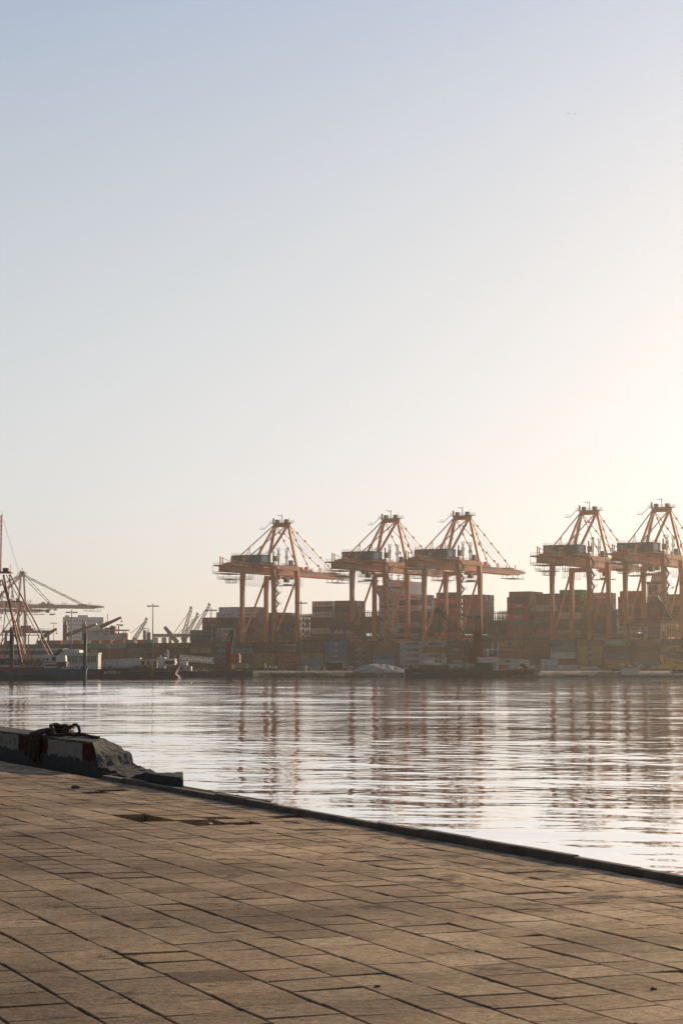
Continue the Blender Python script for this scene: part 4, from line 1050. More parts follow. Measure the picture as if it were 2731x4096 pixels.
for k in range(9): win(wh, sb + 8.98, sb + 9.1, 950 + k * 1.6, 951.2 + k * 1.6, 45.3, 46.4)
for z in (25, 28.4, 31.8, 35.2):
    for k in range(4): win(bh, sb + 1.2 + k * 2.7, sb + 2.4 + k * 2.7, 954.9, 955.02, z, z + 1.3)
    for k in range(6): win(bh, sb + 12.45, sb + 12.6, 957 + k * 3, 958.3 + k * 3, z, z + 1.3)
mb = MB(); fb(mb, sb + 8, sb + 15, 962, 976, 20, 49.3); fb(mb, sb + 4, sb + 10, 958, 968, 47, 50); S1.part('funnel', mb, SHIPW, bh)
mb = MB()
for ds, c, zt in ((3, 956, 56), (5, 960, 57), (7.5, 963, 55), (9, 966, 53.5)):
    fbar(mb, (sb + ds, c, 47), (sb + ds, c, zt), .45); fb(mb, sb + ds - 1.6, sb + ds + 1.6, c - .3, c + .3, zt - 2.6, zt - 2.3); fb(mb, sb + ds - 1.0, sb + ds + 1.0, c - .3, c + .3, zt - 4.4, zt - 4.1)
S1.part('radar_mast', mb, GREYS, bh)
S2 = Thing('container_ship', 'dark container ship with the funnel bearing a boxed letter, moored behind the right cranes', 'container ship', 2200, 2675, 1050)
s_c, s_d = sC(1727, 949), sC(2900, 949)
S2.part('hull', hull(S2, s_c, s_d, 949.5, 990, -2, 18.6, -1), HULLD)
mb = MB(); fb(mb, s_c + 4, s_d - 20, 951, 988, 18.6, 20.4); S2.part('hatch_coaming', mb, GREYS)
mb = MB()
for px in (1722, 1832, 1946, 1990, 2006, 2022, 2117, 2206, 2330, 2426, 2443, 2455, 2466, 2560, 2657): lashing(mb, px)
S2.part('lashing_bridge', mb, GREYS)
sf = sC(2586, 953); mb = MB(); fb(mb, sf, sf + 7.0, 953, 961, 38.5, 44.6, 0); fb(mb, sf - .2, sf + 7.2, 952.8, 961.2, 44.6, 45.9, 1); fb(mb, sf - .1, sf + 7.1, 952.9, 961.1, 20, 38.5, 1)
fu = S2.part('funnel', mb, [SHIPW, GREYS])
mb = MB()
for z in (39.2, 42.0):
    for k in range(6): fb(mb, sf + 7.0, sf + 7.08, 953.6 + k * 1.1, 954.2 + k * 1.1, z, z + 2.2)
S2.part('louvre', mb, DARKS, fu)
mb = MB(); n = 0
prof = [(0, 45.9), (2.0, 50.4), (8.6, 51.2), (9.8, 48.4), (9.4, 45.9)]
n = len(mb.v)
for c in (954.5, 959.5):
    for ds, z in prof: x, y = PW(sf + 1.2 + ds * .55, c + ds * .35); mb.v.append((x, y, z))
for i in range(5): mb.f.append((n + i, n + (i + 1) % 5, n + 5 + (i + 1) % 5, n + 5 + i)); mb.m.append(0)
mb.f.append((n + 4, n + 3, n + 2, n + 1, n)); mb.m.append(0); mb.f.append(tuple(n + 5 + i for i in range(5))); mb.m.append(0)
S2.part('exhaust_hood', mb, SHIPW, fu)
mb = MB()
for a, b, z0, z1 in ((1.0, 5.4, 43.6, 44.1), (1.0, 5.4, 39.6, 40.1), (1.0, 1.5, 40.1, 43.6), (4.9, 5.4, 40.1, 43.6)): fb(mb, sf + a, sf + b, 952.84, 952.9, z0, z1)
S2.part('logo_frame', mb, mat('dark_red_logo', (.22, .06, .04), .6), fu)
for ch, m_, dy, sz in (('M', MATS['dark_red_logo'], .10, 5.0), ('Y', GREYS, .14, 3.4)):
    x, y = PW(sf + 3.2, 952.9 - dy); o = text(ch, sz, m_, fu, (0, 0, 0), bold=.12, name='logo_letter'); o.location = Vector((x, y, 41.85 if ch == 'M' else 42.1)) - S2.l; o.rotation_euler = (R(90), 0, ROT)

# ---------------- rubber tyred gantries in the yard
def gantry():
    r = empty('yard_gantry', (0, 0, GZ), ROT)
    for x in (-3.6, 3.6):
        for y in (-10.5, 10.5):
            MB().bar((x, y, 1.9), (x, y, 20.5), .95, .95).build('leg', BLUEP, r)
            mb = MB()
            for dx in (-.9, .9): mb.prism([(dx + x + .75 * math.cos(t * .785), .75 + .75 * math.sin(t * .785)) for t in range(8)], y - .3, y + .3)
            mb.build('wheel', RUBBER, r)
        MB().box(x - .6, x + .6, -12.5, 12.5, 20.5, 22.0).build('main_girder', DREDP, r)
        MB().rail([(x + (.9 if x > 0 else -.9), -12, 22), (x + (.9 if x > 0 else -.9), 12, 22)], 1.1, 2, .08).build('railing', DREDP, r)
    for y in (-10.5, 10.5): MB().box(-5, 5, y - .55, y + .55, 1.5, 2.5).build('sill_beam', YELP, r)
    t = MB(); t.box(-4.4, 4.4, -3, 1.5, 22.1, 23.0); t.box(-3, 3, -2.4, .8, 23, 24.6)
    t = t.build('trolley', DREDP, r); MB().box(1, 2.8, -4.9, -3, 18.4, 20.9).build('operator_cabin', WHITEW, t); MB().box(-5.2, -4.2, -9, -5, 3, 5.4).build('power_pack', DREDP, r)
    return r
g0 = gantry()
for i, (px, C, dr, lab) in enumerate(((1395, 908, 0, 'red and blue yard gantry under crane 9, left of the white ship bridge'), (2573, 905, 0, 'red topped blue legged yard gantry in front of crane 12'),
                                 (2640, 912, 0, 'yard gantry partly hidden behind the yellow lattice boom'), (112, 1160, R(-25), 'reddish gantry behind the red shear legs at the left edge'))):
    c = g0 if i == 0 else copy_tree(g0); x, y = PW(sC(px, C), C); c.location = (x, y, GZ + (9 if i == 3 else 0) * 0); c.rotation_euler = (0, 0, ROT + dr)
    if i == 3: c.scale = (1.35, 1.35, 1.28)
    tag(c, lab, 'gantry crane', 'rubber tyred yard gantries')

# ---------------- floodlight masts
def mast(px, py, Z, lab, hasbase=2.1):
    top = wz(py, Z); x = wx(px, Z); o = empty('floodlight_mast', (x, Z, hasbase), 0, lab, 'light mast', 'floodlight masts of the port')
    h = top - hasbase
    MB().tube([(0, 0, 0), (0, 0, h)], .34, 10, r2=.17).build('pole', GREYS, o, True)
    mb = MB(); mb.tube([(1.9 * math.cos(t * .5236), 1.9 * math.sin(t * .5236), h - 1.0) for t in range(12)], .09, 5, closed=True)
    mb.bar((-1.9, 0, h - 1), (1.9, 0, h - 1), .12); mb.bar((0, -1.9, h - 1), (0, 1.9, h - 1), .12); mb.build('lamp_ring', DARKS, o)
    for t in range(6):
        a = t * 1.0472 + .3; cx_, cy_ = 2.2 * math.cos(a), 2.2 * math.sin(a)
        MB().box(cx_ - .35, cx_ + .35, cy_ - .3, cy_ + .3, h - 1.35, h - .85).build('lamp_head', GREYS, o)
for a in ((289, 2440, 860, 'tall floodlight mast in front of the white tower block'), (613, 2415, 870, 'tall floodlight mast standing alone in the sky left of the ship bays'), (846, 2432, 872, 'floodlight mast in front of the bay with the magenta box'),
          (1205, 2403, 868, 'floodlight mast just right of crane 8'), (2077, 2430, 874, 'floodlight mast in front of the tall bay between cranes 10 and 11'), (2679, 2452, 872, 'floodlight mast close to the right edge'), (218, 2488, 1500, 'small faraway floodlight mast left of the white tower block')):
    mast(*a)
# ---------------- far left: tower block, geared ship, far harbour cranes, silos
T = Thing('tower_block', 'pale many-windowed tower block in the haze behind the geared ship', 'building', 330, 2670, 2250, rot=0)
mb = MB(); pb(mb, 254, 390, 2469, 2672, 2250, 28); T.part('wall', mb, PALEB)
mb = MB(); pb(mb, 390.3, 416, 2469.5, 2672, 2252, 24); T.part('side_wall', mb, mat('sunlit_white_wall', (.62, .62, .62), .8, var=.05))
mb = MB(); pb(mb, 314, 355, 2461, 2469, 2256, 12); pb(mb, 262, 280, 2462, 2469, 2254, 8); T.part('roof_house', mb, PALEB)
for r_, (yy, hh, nn) in enumerate(((2480, 8, 11), (2497, 5, 17), (2514, 8, 11), (2531, 8, 11), (2546, 8, 11))):
    mb = MB()
    for k in range(nn): pb(mb, 264 + k * 122 / nn, 264 + k * 122 / nn + (4.6 if nn < 15 else 3), yy, yy + hh, 2249.7, .5)
    T.part('window_row', mb, mat('hazy_window', (.16, .15, .14), .6, var=0))
mb = MB()
for k in range(3): pb(mb, 396, 404, 2486 + k * 20, 2494 + k * 20, 2251.8, .3)
T.part('window_row', mb, MATS['hazy_window'])
Zg = 1330
T = Thing('cargo_ship', 'cargo ship with brown deck cranes and a white accommodation block, left of the sky gap', 'cargo ship', 400, 2672, Zg)
mb = MB(); pp(mb, [(150, 2562), (520, 2562), (508, 2680), (165, 2680)], Zg, 26); T.part('hull', mb, HULLD)
mb = MB(); pb(mb, 346, 466, 2540, 2563, Zg - 1, 22); pb(mb, 352, 440, 2516, 2540, Zg, 20); pb(mb, 356, 418, 2524, 2530, Zg - 3, 3); pb(mb, 460, 514, 2533, 2562, Zg + 2, 18); ah = T.part('accommodation', mb, WHITEW)
mb = MB()
for k in range(8): pb(mb, 372 + k * 5.4, 375.6 + k * 5.4, 2524, 2529, Zg - 3.2, .3)
for k in range(5): pb(mb, 424 + (k % 2) * 8, 428 + (k % 2) * 8, 2522 + (k // 2) * 12, 2530 + (k // 2) * 12, Zg - .3, .3)
T.part('window', mb, GLASS, ah)
mb = MB(); pb(mb, 441, 463, 2505, 2560, Zg + 4, 12); pb(mb, 420, 463, 2511, 2518, Zg + 3, 14); pb(mb, 448, 452, 2501, 2506, Zg + 6, 2); T.part('funnel', mb, DREDP)
mb = MB(); pbar(mb, 477, 2500, 477, 2533, Zg, .7); pbar(mb, 466, 2500, 487, 2500, Zg, .6); pbar(mb, 489, 2498, 489, 2506, Zg, 1.4); pbar(mb, 432, 2457, 432, 2500, Zg, .4); pb(mb, 424, 446, 2488, 2496, Zg, 1.5); pb(mb, 463, 518, 2519, 2524, Zg, 3); pbar(mb, 496, 2526, 492, 2562, Zg, .7); pbar(mb, 504, 2526, 512, 2560, Zg, .7); pbar(mb, 494, 2545, 510, 2545, Zg, .5); T.part('mast', mb, DREDP)
for (x0, x1, y0) in ((254, 271, 2487), (330, 346, 2486)):
    mb = MB(); pb(mb, x0, x1, y0 + 12, 2562, Zg, 3.4); p_ = T.part('crane_post', mb, DREDP)
    mb = MB(); pb(mb, x0 + 2, x1 - 2, y0, y0 + 12, Zg + .4, 2.4); T.part('crane_head', mb, CREAMP, p_)
for (a, b, c, d_) in ((173, 2550, 233, 2517), (272, 2540, 393, 2498), (404, 2509, 492, 2470)):
    mb = MB(); mb.bar(G(a, b, Zg), (wx(c, Zg), Zg - 6, wz(d_, Zg)), 2.0, 2.4, w2=1.4, h2=1.2); j = T.part('crane_jib', mb, DREDP)
    mb = MB(); pbar(mb, c - 4, d_ + 2, c - 4, d_ + 17, Zg, .25); pb(mb, c - 7, c - 1, d_ + 15, d_ + 19, Zg, 1); T.part('hook', mb, DARKS, j)
for i, (x0, y0, x1, y1, lab) in enumerate(((540, 2558, 586, 2483, 'thin far harbour crane standing alone left of the tall mast'), (733, 2548, 764, 2438, 'far harbour crane with the steepest jib left of the ship bays'), (744, 2548, 790, 2463, 'far harbour crane with the middle, lower jib'), (780, 2530, 837, 2425, 'far harbour crane whose jib rises just beside the first ship bay'))):
    Z = 1700; T = Thing('harbour_crane', lab, 'harbour crane', x0, 2672, Z, 'faraway lattice harbour cranes')
    mb = MB(); mb.lattice(G(x0, y0, Z), G(x1, y1, Z), 3.2, 3.2, 12, .42, .3, w2=1.6, h2=1.6); j = T.part('jib', mb, GREYS)
    mb = MB(); pb(mb, x1 - 5, x1 + 6, y1 - 8, y1 - 2, Z, 2.5); pb(mb, x1 - 3, x1 + 2, y1 - 13, y1 - 8, Z, 1.5); T.part('jib_head', mb, GREYS, j)
    mb = MB(); pb(mb, x0 - 8, x0 + 6, y0 - 6, y0 + 12, Z, 8); pb(mb, x0 - 5, x0 + 5, y0 + 12, 2680, Z, 5); T.part('tower', mb, GREYS)
    mb = MB()
    for dx in (-1.5, 1.5): pbar(mb, x1, y1, x0 - 48 + dx, y0 + 4, Z, .22)
    pbar(mb, x1 + 4, y1, x1 + 4, y1 + 62, Z, .18); T.part('stay_cable', mb, GREYS)
Z = 1600; T = Thing('conveyor_bridge', 'long covered conveyor bridge between pale silos on the horizon', 'conveyor', 680, 2672, Z)
mb = MB(); pb(mb, 613, 764, 2536, 2547, Z, 5); T.part('gallery', mb, GREYS)
mb = MB()
for k in range(30): pb(mb, 615 + k * 5, 617 + k * 5, 2547, 2551, Z + 1, 2)
T.part('bracket', mb, GREYS)
for x0, x1 in ((613, 634), (648, 667), (676, 689)):
    mb = MB(); pb(mb, x0, x1, 2550, 2680, Z + 1, 6); T.part('silo', mb, WHITEW if x0 != 676 else CREAMW)
mb = MB(); mb.bar(G(660, 2508, Z - 6), G(712, 2572, Z - 6), 2.6, 2.6, w2=3.6, h2=3.6); mb.build('ship_loader', GREYS, label='slanted pale ship loader arm crossing the conveyor bridge', cat='loader')
Z = 1500; T = Thing('chimney_plant', 'short chimney and pipework beside the tall floodlight mast', 'plant', 582, 2672, Z)
mb = MB(); mb.tube([G(581, 2690, Z), G(581, 2521, Z)], .95, 12); T.part('chimney', mb, GREYS)
mb = MB(); pb(mb, 572, 589, 2513, 2516, Z, 3); pb(mb, 574, 576, 2516, 2560, Z, .5); pb(mb, 588, 604, 2530, 2560, Z, 3); pbar(mb, 597, 2514, 597, 2535, Z, .5); pbar(mb, 592, 2520, 592, 2535, Z, .4); pb(mb, 572, 604, 2544, 2546, Z - 1, 1); T.part('platform', mb, GREYS)
# white sheds by the water on the left
Z = 845; T = Thing('warehouse', 'long pale warehouse with a wavy eaves line behind the blue barge', 'warehouse', 160, 2684, Z)
mb = MB(); pb(mb, -60, 262, 2618, 2688, Z, 10); T.part('wall', mb, WHITEW)
mb = MB()
for k in range(22):
    x = -60 + k * 14.6; pp(mb, [(x, 2597), (x + 14.6, 2597), (x + 12.5, 2601.5), (x + 7.3, 2603.5), (x + 2.1, 2601.5)], Z - 1.2, 1.2)
pb(mb, -60, 262, 2594, 2597, Z - 1.4, 12); T.part('eaves', mb, SHIPW)
mb = MB(); pb(mb, -60, 262, 2604, 2617, Z - .4, .4); T.part('skylight_strip', mb, mat('grey_green_glazing', (.10, .13, .12), .3, var=.3, scale=.8))
for k in range(12):
    mb = MB(); pb(mb, -50 + k * 25, -34 + k * 25, 2632, 2656, Z - .25, .25); T.part('window', mb, MATS['grey_green_glazing'])
Z = 800; T = Thing('harbour_office', 'low pale harbour building with wide paned windows, behind the black spud pole', 'building', 330, 2686, Z)
mb = MB(); pp(mb, [(256, 2596), (300, 2597), (321, 2600), (321, 2690), (256, 2690)], Z, 12); pb(mb, 262, 396, 2616, 2690, Z - 3, 10); pb(mb, 258, 398, 2611, 2616, Z - 3.4, 11); T.part('wall', mb, WHITEW)
for x0, x1 in ((270, 288), (293, 315), (320, 340), (344, 363), (367, 389)):
    mb = MB(); pb(mb, x0, x1, 2624, 2650, Z - 3.2, .3); w_ = T.part('window', mb, MATS['grey_green_glazing'])
    mb = MB()
    for t in (.33, .66): pb(mb, x0 + (x1 - x0) * t - .4, x0 + (x1 - x0) * t + .4, 2624, 2650, Z - 3.4, .2)
    pb(mb, x0, x1, 2632, 2633, Z - 3.4, .2); T.part('glazing_bar', mb, WHITEW, w_)
# ================================================================ BOATS AND SHORE THINGS
def tyre(mb, px, py, Z, r=.5, w=.3):
    c = Vector(G(px, py, Z)); mb.tube([(c.x + r * .7 * math.cos(t * .628), c.y - .1, c.z + r * .7 * math.sin(t * .628)) for t in range(10)], r * .3, 6, closed=True); return mb
def boat_hull(mb, outline, Z, d, m=0, wedge=0):
    """side profile in photo pixels, swept d metres away, its far and near edges pinched so the deck reads as a boat"""
    n = len(mb.v); k = len(outline)
    for dz, sc_ in ((0, .985), (d * .12, 1.0), (d * .88, 1.0), (d, .985)):
        for x, y in outline:
            q = 1.0 if not wedge else max(0.0, min(1.0, (max(p[0] for p in outline) - x) / wedge)); mb.v.append((wx(x, Z), Z + dz * (.04 + .96 * q), wz(y, Z)))
    for j in range(3):
        for i in range(k): mb.f.append((n + j * k + i, n + j * k + (i + 1) % k, n + (j + 1) * k + (i + 1) % k, n + (j + 1) * k + i)); mb.m.append(m)
    mb.f.append(tuple(n + i for i in reversed(range(k)))); mb.m.append(m); mb.f.append(tuple(n + 3 * k + i for i in range(k))); mb.m.append(m)
    return mb
# ---- blue barge with the shear legs
Z = 578
T = Thing('barge', 'long dark blue barge with a maroon deck edge at the left edge', 'barge', 180, 2718, Z)
mb = MB(); boat_hull(mb, [(-90, 2672), (190, 2672), (250, 2668), (357, 2664), (349, 2682), (343, 2722), (-90, 2722)], Z, 14, wedge=60); hl = T.part('hull', mb, HULLB)
mb = MB(); pp(mb, [(-90, 2668), (180, 2668), (180, 2680), (120, 2683), (-90, 2685)], Z - .12, .11); T.part('deck_edge', mb, DREDP, hl)
mb = MB(); pp(mb, [(-90, 2700), (344, 2700), (343, 2722), (-90, 2722)], Z - .1, .09); T.part('boot_topping', mb, HULLT, hl)
mb = MB(); mb.rail([G(-20, 2672, Z, .5), G(180, 2672, Z, .5)], 1.0, 2.5, .06); mb.rail([G(270, 2668, Z, .5), G(352, 2665, Z, .5)], .9, 2, .06); T.part('railing', mb, GALV)
o = text('ALESTA-G', 1.05, WHITEL, hl, Vector(G(289, 2671, Z, -.16)) - T.l, bold=.02, sx=1.15, name='boat_name')
T = Thing('shear_leg_crane', 'tall rust red lattice shear legs with a mast, standing on the blue barge', 'derrick', 60, 2668, Z + 5)
Zs = Z + 6
def leg(x0, y0, x1, y1, w, dz0=0., dz1=0., name='leg'):
    mb = MB(); mb.tube([(wx(x0, Zs), Zs + dz0, wz(y0, Zs)), (wx(x1, Zs), Zs + dz1, wz(y1, Zs))], w / 2, 8); T.part(name, mb, REDP if rnd.random() < .6 else DREDP)
leg(8, 2299, 103, 2664, .62, 3, -4); leg(2, 2316, 113, 2668, .56, 3, 2); leg(34, 2296, 205, 2622, .42, 3, 5); leg(30, 2298, 123, 2664, .26, 3, -3); leg(19, 2298, 188, 2622, .26, 3, 6)
leg(32, 2296, 36, 2400, .2, 3, 0); leg(-4, 2320, -60, 2664, .5, 3, 0); leg(-10, 2296, -120, 2664, .4, 3, 4)
for (a, b, c, d_) in ((-40, 2405, 90, 2407), (-60, 2541, 162, 2541), (28, 2408, 2, 2664), (90, 2410, 12, 2664), (10, 2408, 60, 2540), (92, 2408, 122, 2540), (160, 2541, 128, 2630), (60, 2541, 120, 2664), (28, 2542, -4, 2664)): leg(a, b, c, d_, .24, 0, 0, 'tie')
leg(122, 2540, 122, 2664, .3, -2, -2, 'tie')
mb = MB(); pb(mb, -30, 44, 2286, 2293, Zs + 1, 4); pb(mb, 11, 33, 2273, 2286, Zs + 2, 1.6); h_ = T.part('head_platform', mb, DREDP)
mb = MB(); mb.rail([G(-20, 2286, Zs, 1), G(44, 2286, Zs, 1), G(44, 2286, Zs, 5)], 1.0, 1.2, .05); pbar(mb, 44, 2285, 44, 2265, Zs, .09); pbar(mb, 44, 2265, 39, 2260, Zs, .12); T.part('railing', mb, GALV, h_)
mb = MB(); mb.lattice(G(-4, 2290, Zs, 3), G(-1.5, 2056, Zs, 3), 1.0, 1.0, 26, .15, .08); pbar(mb, -1, 2056, -1, 2042, Zs, .1, 3, 3); m_ = T.part('mast', mb, REDP)
mb = MB()
for dx in (0, 2): pbar(mb, 3 + dx, 2078, 80 + dx * 2, 2326, Zs, .05, 3, 3)
pbar(mb, 80, 2326, 96, 2664, Zs, .04, 3, 2); T.part('cable', mb, GALV, m_)
mb = MB(); mb.lattice(G(52, 2668, Zs, 1), G(51, 2510, Zs, 1), .9, .9, 26, .2, .12); pb(mb, 48.5, 53.5, 2512, 2668, Zs + 1.1, .4); mb.build('spud_pole', GREENS, label='dark green latticed spud pole standing inside the red shear legs', cat='spud pole', group='spud poles on the barges')
mb = MB(); c0_ = G(342, 2724, Z, -2.2); c1_ = G(344.5, 2538, Z, -2.2)
mb.tube([(c0_[0], c0_[1], -1), c1_], .46, 14); mb.tube([c1_, (c1_[0], c1_[1], c1_[2] + .5)], .46, 14, r2=.2); mb.build('spud_pole', DARKS, smooth=True, label='thick black spud pole between the blue barge and the tanker', cat='spud pole', group='spud poles on the barges')
T = Thing('crawler_crane', 'white bodied crane with lowered dark lattice boom, on the blue barge', 'crawler crane', 225, 2666, Z + 3)
Zc = Z + 3
mb = MB(); pp(mb, [(185, 2634), (190, 2623), (265, 2622), (267, 2646), (250, 2648), (177, 2648)], Zc, 3.2); bd = T.part('cab_body', mb, WHITEW)
mb = MB(); pb(mb, 190, 198, 2634, 2643, Zc - .1, .2); pb(mb, 212, 227, 2627, 2644, Zc - .08, .1); T.part('window', mb, GLASS, bd)
mb = MB(); pb(mb, 177, 230, 2651, 2658, Zc - .3, 3.6); T.part('walkway', mb, WHITEW, bd)
mb = MB(); pb(mb, 180, 272, 2648, 2651, Zc - .2, 3.8); pb(mb, 232, 270, 2651, 2668, Zc, 3.2); pb(mb, 186, 232, 2658, 2666, Zc + .2, 3); T.part('undercarriage', mb, DREDP)
mb = MB()
for dz in (.4, 2.6):
    pbar(mb, 215, 2624, 241, 2600, Zc, .25, dz, dz); pbar(mb, 225, 2622, 254, 2599, Zc, .25, dz, dz); pbar(mb, 254, 2598, 254, 2622, Zc, .2, dz, dz)
pb(mb, 236, 255, 2597, 2601, Zc + .3, 2.4); T.part('gantry_frame', mb, DARKS)
mb = MB(); mb.lattice(G(178, 2654, Zc, 1.5), G(-60, 2646, Zc, 1.5), 1.3, 1.3, 26, .2, .14); T.part('lattice_boom', mb, DARKS)
mb = MB(); mb.rail([G(244, 2622, Zc, .2), G(266, 2622, Zc, .2)], .9, 1, .06); T.part('railing', mb, SHIPW)
# ---- small tanker
Z = 640
T = Thing('tanker', 'small navy blue tanker with white deckhouse and red bow, left of centre', 'small tanker', 540, 2714, Z)
mb = MB(); boat_hull(mb, [(344, 2676), (420, 2676), (560, 2673), (640, 2675), (700, 2675), (712, 2671), (706, 2686), (702, 2697), (714, 2706), (712, 2718), (344, 2718)], Z, 8.5); hl = T.part('hull', mb, HULLN)
mb = MB(); pp(mb, [(524, 2675), (640, 2677), (700, 2677), (699, 2688), (524, 2687)], Z - .1, .09); T.part('bulwark', mb, mat('grey_blue_bulwark', (.07, .08, .11), .5, var=.25, scale=.6), hl)
mb = MB(); pp(mb, [(706, 2680), (703, 2696), (716, 2707), (714, 2718), (690, 2718), (694, 2696), (702, 2683)], Z - .13, 8.8); pp(mb, [(344, 2708), (690, 2708), (690, 2718), (344, 2718)], Z - .09, .08); T.part('boot_topping', mb, HULLR, hl)
o = text('AYSON-2', 1.22, WHITEL, hl, Vector(G(453, 2690.5, Z, -.06)) - T.l, bold=.01, sx=1.0, space=1.05, name='boat_name')
mb = MB(); pp(mb, [(418, 2640), (537, 2634), (537, 2671), (418, 2671)], Z + 1.2, 5.5); pb(mb, 410, 418, 2646, 2671, Z + 1.4, 5); pb(mb, 538, 562, 2634.5, 2671, Z + 1.1, 5.7); dh = T.part('deckhouse', mb, WHITEW)
mb = MB(); pp(mb, [(415, 2638.5), (562, 2631), (562, 2634), (415, 2640)], Z + .9, 6.1); pb(mb, 562, 640, 2636, 2638, Z + .9, 6.1); T.part('roof', mb, CREAMW, dh)
mb = MB(); pb(mb, 471, 472.5, 2637, 2671, Z + 1.1, .1); pb(mb, 437, 440, 2640, 2643, Z + 1.0, .2); pb(mb, 510, 513, 2638, 2642, Z + 1.0, .2); T.part('trim', mb, DARKS, dh)
mb = MB(); pb(mb, 563, 627, 2638, 2672, Z + 1.4, 5); T.part('cabin', mb, CREAMW)
mb = MB(); pb(mb, 571, 580, 2645, 2660, Z + 1.3, .2); pb(mb, 620, 628, 2643, 2669, Z + 1.25, .2); T.part('door', mb, mat('blue_door', (.03, .06, .10), .5), dh)
mb = MB(); pb(mb, 592, 603, 2645, 2659, Z + 1.3, .2); T.part('window', mb, MATS['grey_green_glazing'], dh)
mb = MB(); pb(mb, 637, 660, 2637, 2672, Z + 1.2, 5.2); pp(mb, [(660, 2638), (699, 2641), (706, 2649), (700, 2660), (660, 2661)], Z + 1.0, 5.6); pb(mb, 630, 662, 2629, 2637, Z + 1.6, 4.4); pp(mb, [(658, 2635), (700, 2635), (706, 2640), (658, 2640)], Z + .7, 6.2); wh_ = T.part('wheelhouse', mb, SHIPW)
mb = MB(); pp(mb, [(661, 2643), (697, 2643.5), (699, 2650), (694, 2658), (661, 2658)], Z + .92, .1); T.part('window', mb, GLASS, wh_)
mb = MB(); pbar(mb, 671, 2637, 671, 2602, Z, .35, 3, 3); pb(mb, 662, 681, 2612, 2614, Z + 2.9, .4); pb(mb, 664, 678, 2622, 2624, Z + 2.9, .4); pbar(mb, 638, 2628, 645, 2624, Z, .5, 3, 3); pbar(mb, 700, 2633, 700, 2620, Z, .12, 3, 3); pb(mb, 661, 664, 2615, 2622, Z + 2.8, .3); ms = T.part('mast', mb, SHIPW, wh_)
mb = MB(); mb.tube([G(671, 2605, Z, 3), G(671, 2602, Z, 3), G(671, 2599.6, Z, 3)], .45, 10, r2=.2); T.part('radar_dome', mb, SHIPW, ms, True)
mb = MB()
for z in range(7): pbar(mb, 609, 2664 + z * 6, 615, 2664 + z * 6, Z, .12, -.25, -.25)
pbar(mb, 609, 2662, 609, 2706, Z, .14, -.25, -.25); pbar(mb, 615, 2662, 615, 2706, Z, .14, -.25, -.25); T.part('ladder', mb, YELP)
mb = MB(); mb.rail([G(348, 2676, Z, .4), G(560, 2673.5, Z, .4)], .75, 1.8, .07); mb.rail([G(620, 2674, Z, .4), G(702, 2674, Z, .4)], .8, 1.4, .07); pbar(mb, 421, 2676, 421, 2620, Z, .13, 1, 1); pbar(mb, 561, 2636, 561, 2604, Z, .12, 1, 1); pbar(mb, 436, 2640, 436, 2592, Z, .1, 4, 4); T.part('railing', mb, GALV)
mb = MB()
for k in range(9):
    a = 540 + k * 8 + rnd.uniform(-2, 2); pb(mb, a, a + rnd.uniform(2, 5), 2663 + rnd.uniform(-3, 3), 2673, Z + .5, .6)
T.part('deck_gear', mb, RUST)
mb = MB(); tyre(mb, 728, 2672, Z + 2, .55); tyre(mb, 725, 2663, Z + 2, .5); tyre(mb, 444, 2668, Z, .35); tyre(mb, 720, 2686, Z + 2, .45); T.part('tyre_fender', mb, RUBBER)
mb = MB(); pb(mb, 706, 722, 2659, 2665, Z + 1, 2); pb(mb, 704, 718, 2665, 2678, Z + 1.5, 1.5); T.part('winch', mb, GREYS)
# ---- grey crane pontoon with black jib
Z = 712
T = Thing('pontoon', 'low dark work pontoon with small white cabins behind the tanker bow', 'pontoon', 860, 2707, Z)
mb = MB(); boat_hull(mb, [(690, 2685), (900, 2684.6), (1014, 2684), (1014, 2708), (900, 2709), (690, 2710)], Z, 12, wedge=60); T.part('hull', mb, HULLT)
mb = MB(); pb(mb, 719, 750, 2645, 2662, Z + 4, 4); pb(mb, 731, 767, 2665, 2685, Z + 2, 5); T.part('cabin', mb, WHITEW)
mb = MB(); pb(mb, 750, 757, 2668, 2680, Z + 1.9, .2); T.part('door', mb, GREYS)
mb = MB()
for k in range(26):
    a = 775 + k * 8.6 + rnd.uniform(-3, 3); hh = rnd.uniform(4, 17); pb(mb, a, a + rnd.uniform(2, 8), 2685 - hh, 2685, Z + rnd.uniform(1, 6), 1.2, rnd.choice([0, 1, 2, 0, 1]))
T.part('deck_gear', mb, [DARKS, RUST, GREENS])
mb = MB(); mb.rail([G(775, 2685, Z, .4), G(935, 2685, Z, .4)], 1.1, 2.2, .08); T.part('railing', mb, GALV)
mb = MB(); tyre(mb, 738, 2683, Z - .3, .5); tyre(mb, 991, 2684, Z - .3, .6); T.part('tyre_fender', mb, RUBBER)
T = Thing('lattice_jib', 'pale lattice jib section lying across the deck behind the tanker bow', 'crane jib', 790, 2650, Z + 6)
mb = MB(); mb.lattice(G(722, 2631, Z + 5), G(856, 2643, Z + 5), 1.5, 1.9, 11, .26, .2); T.part('truss', mb, SHIPW)
T = Thing('derrick_crane', 'black hooked jib crane on a dark red pedestal, its ropes running left', 'derrick', 922, 2684, Z + 6)
mb = MB(); pp(mb, [(908, 2562), (926, 2562), (930, 2655), (906, 2655)], Z + 6, 2.2); T.part('pedestal', mb, DREDP)
mb = MB(); pb(mb, 921, 957, 2613, 2652, Z + 5, 5); T.part('machinery_cab', mb, REDP)
mb = MB(); pb(mb, 957.2, 961, 2620, 2651, Z + 5.4, 4); T.part('side_panel', mb, mat('painted_sunlit_edge', (.6, .5, .4), .5, var=0))  # the cab's sunlit right edge, painted as a pale strip
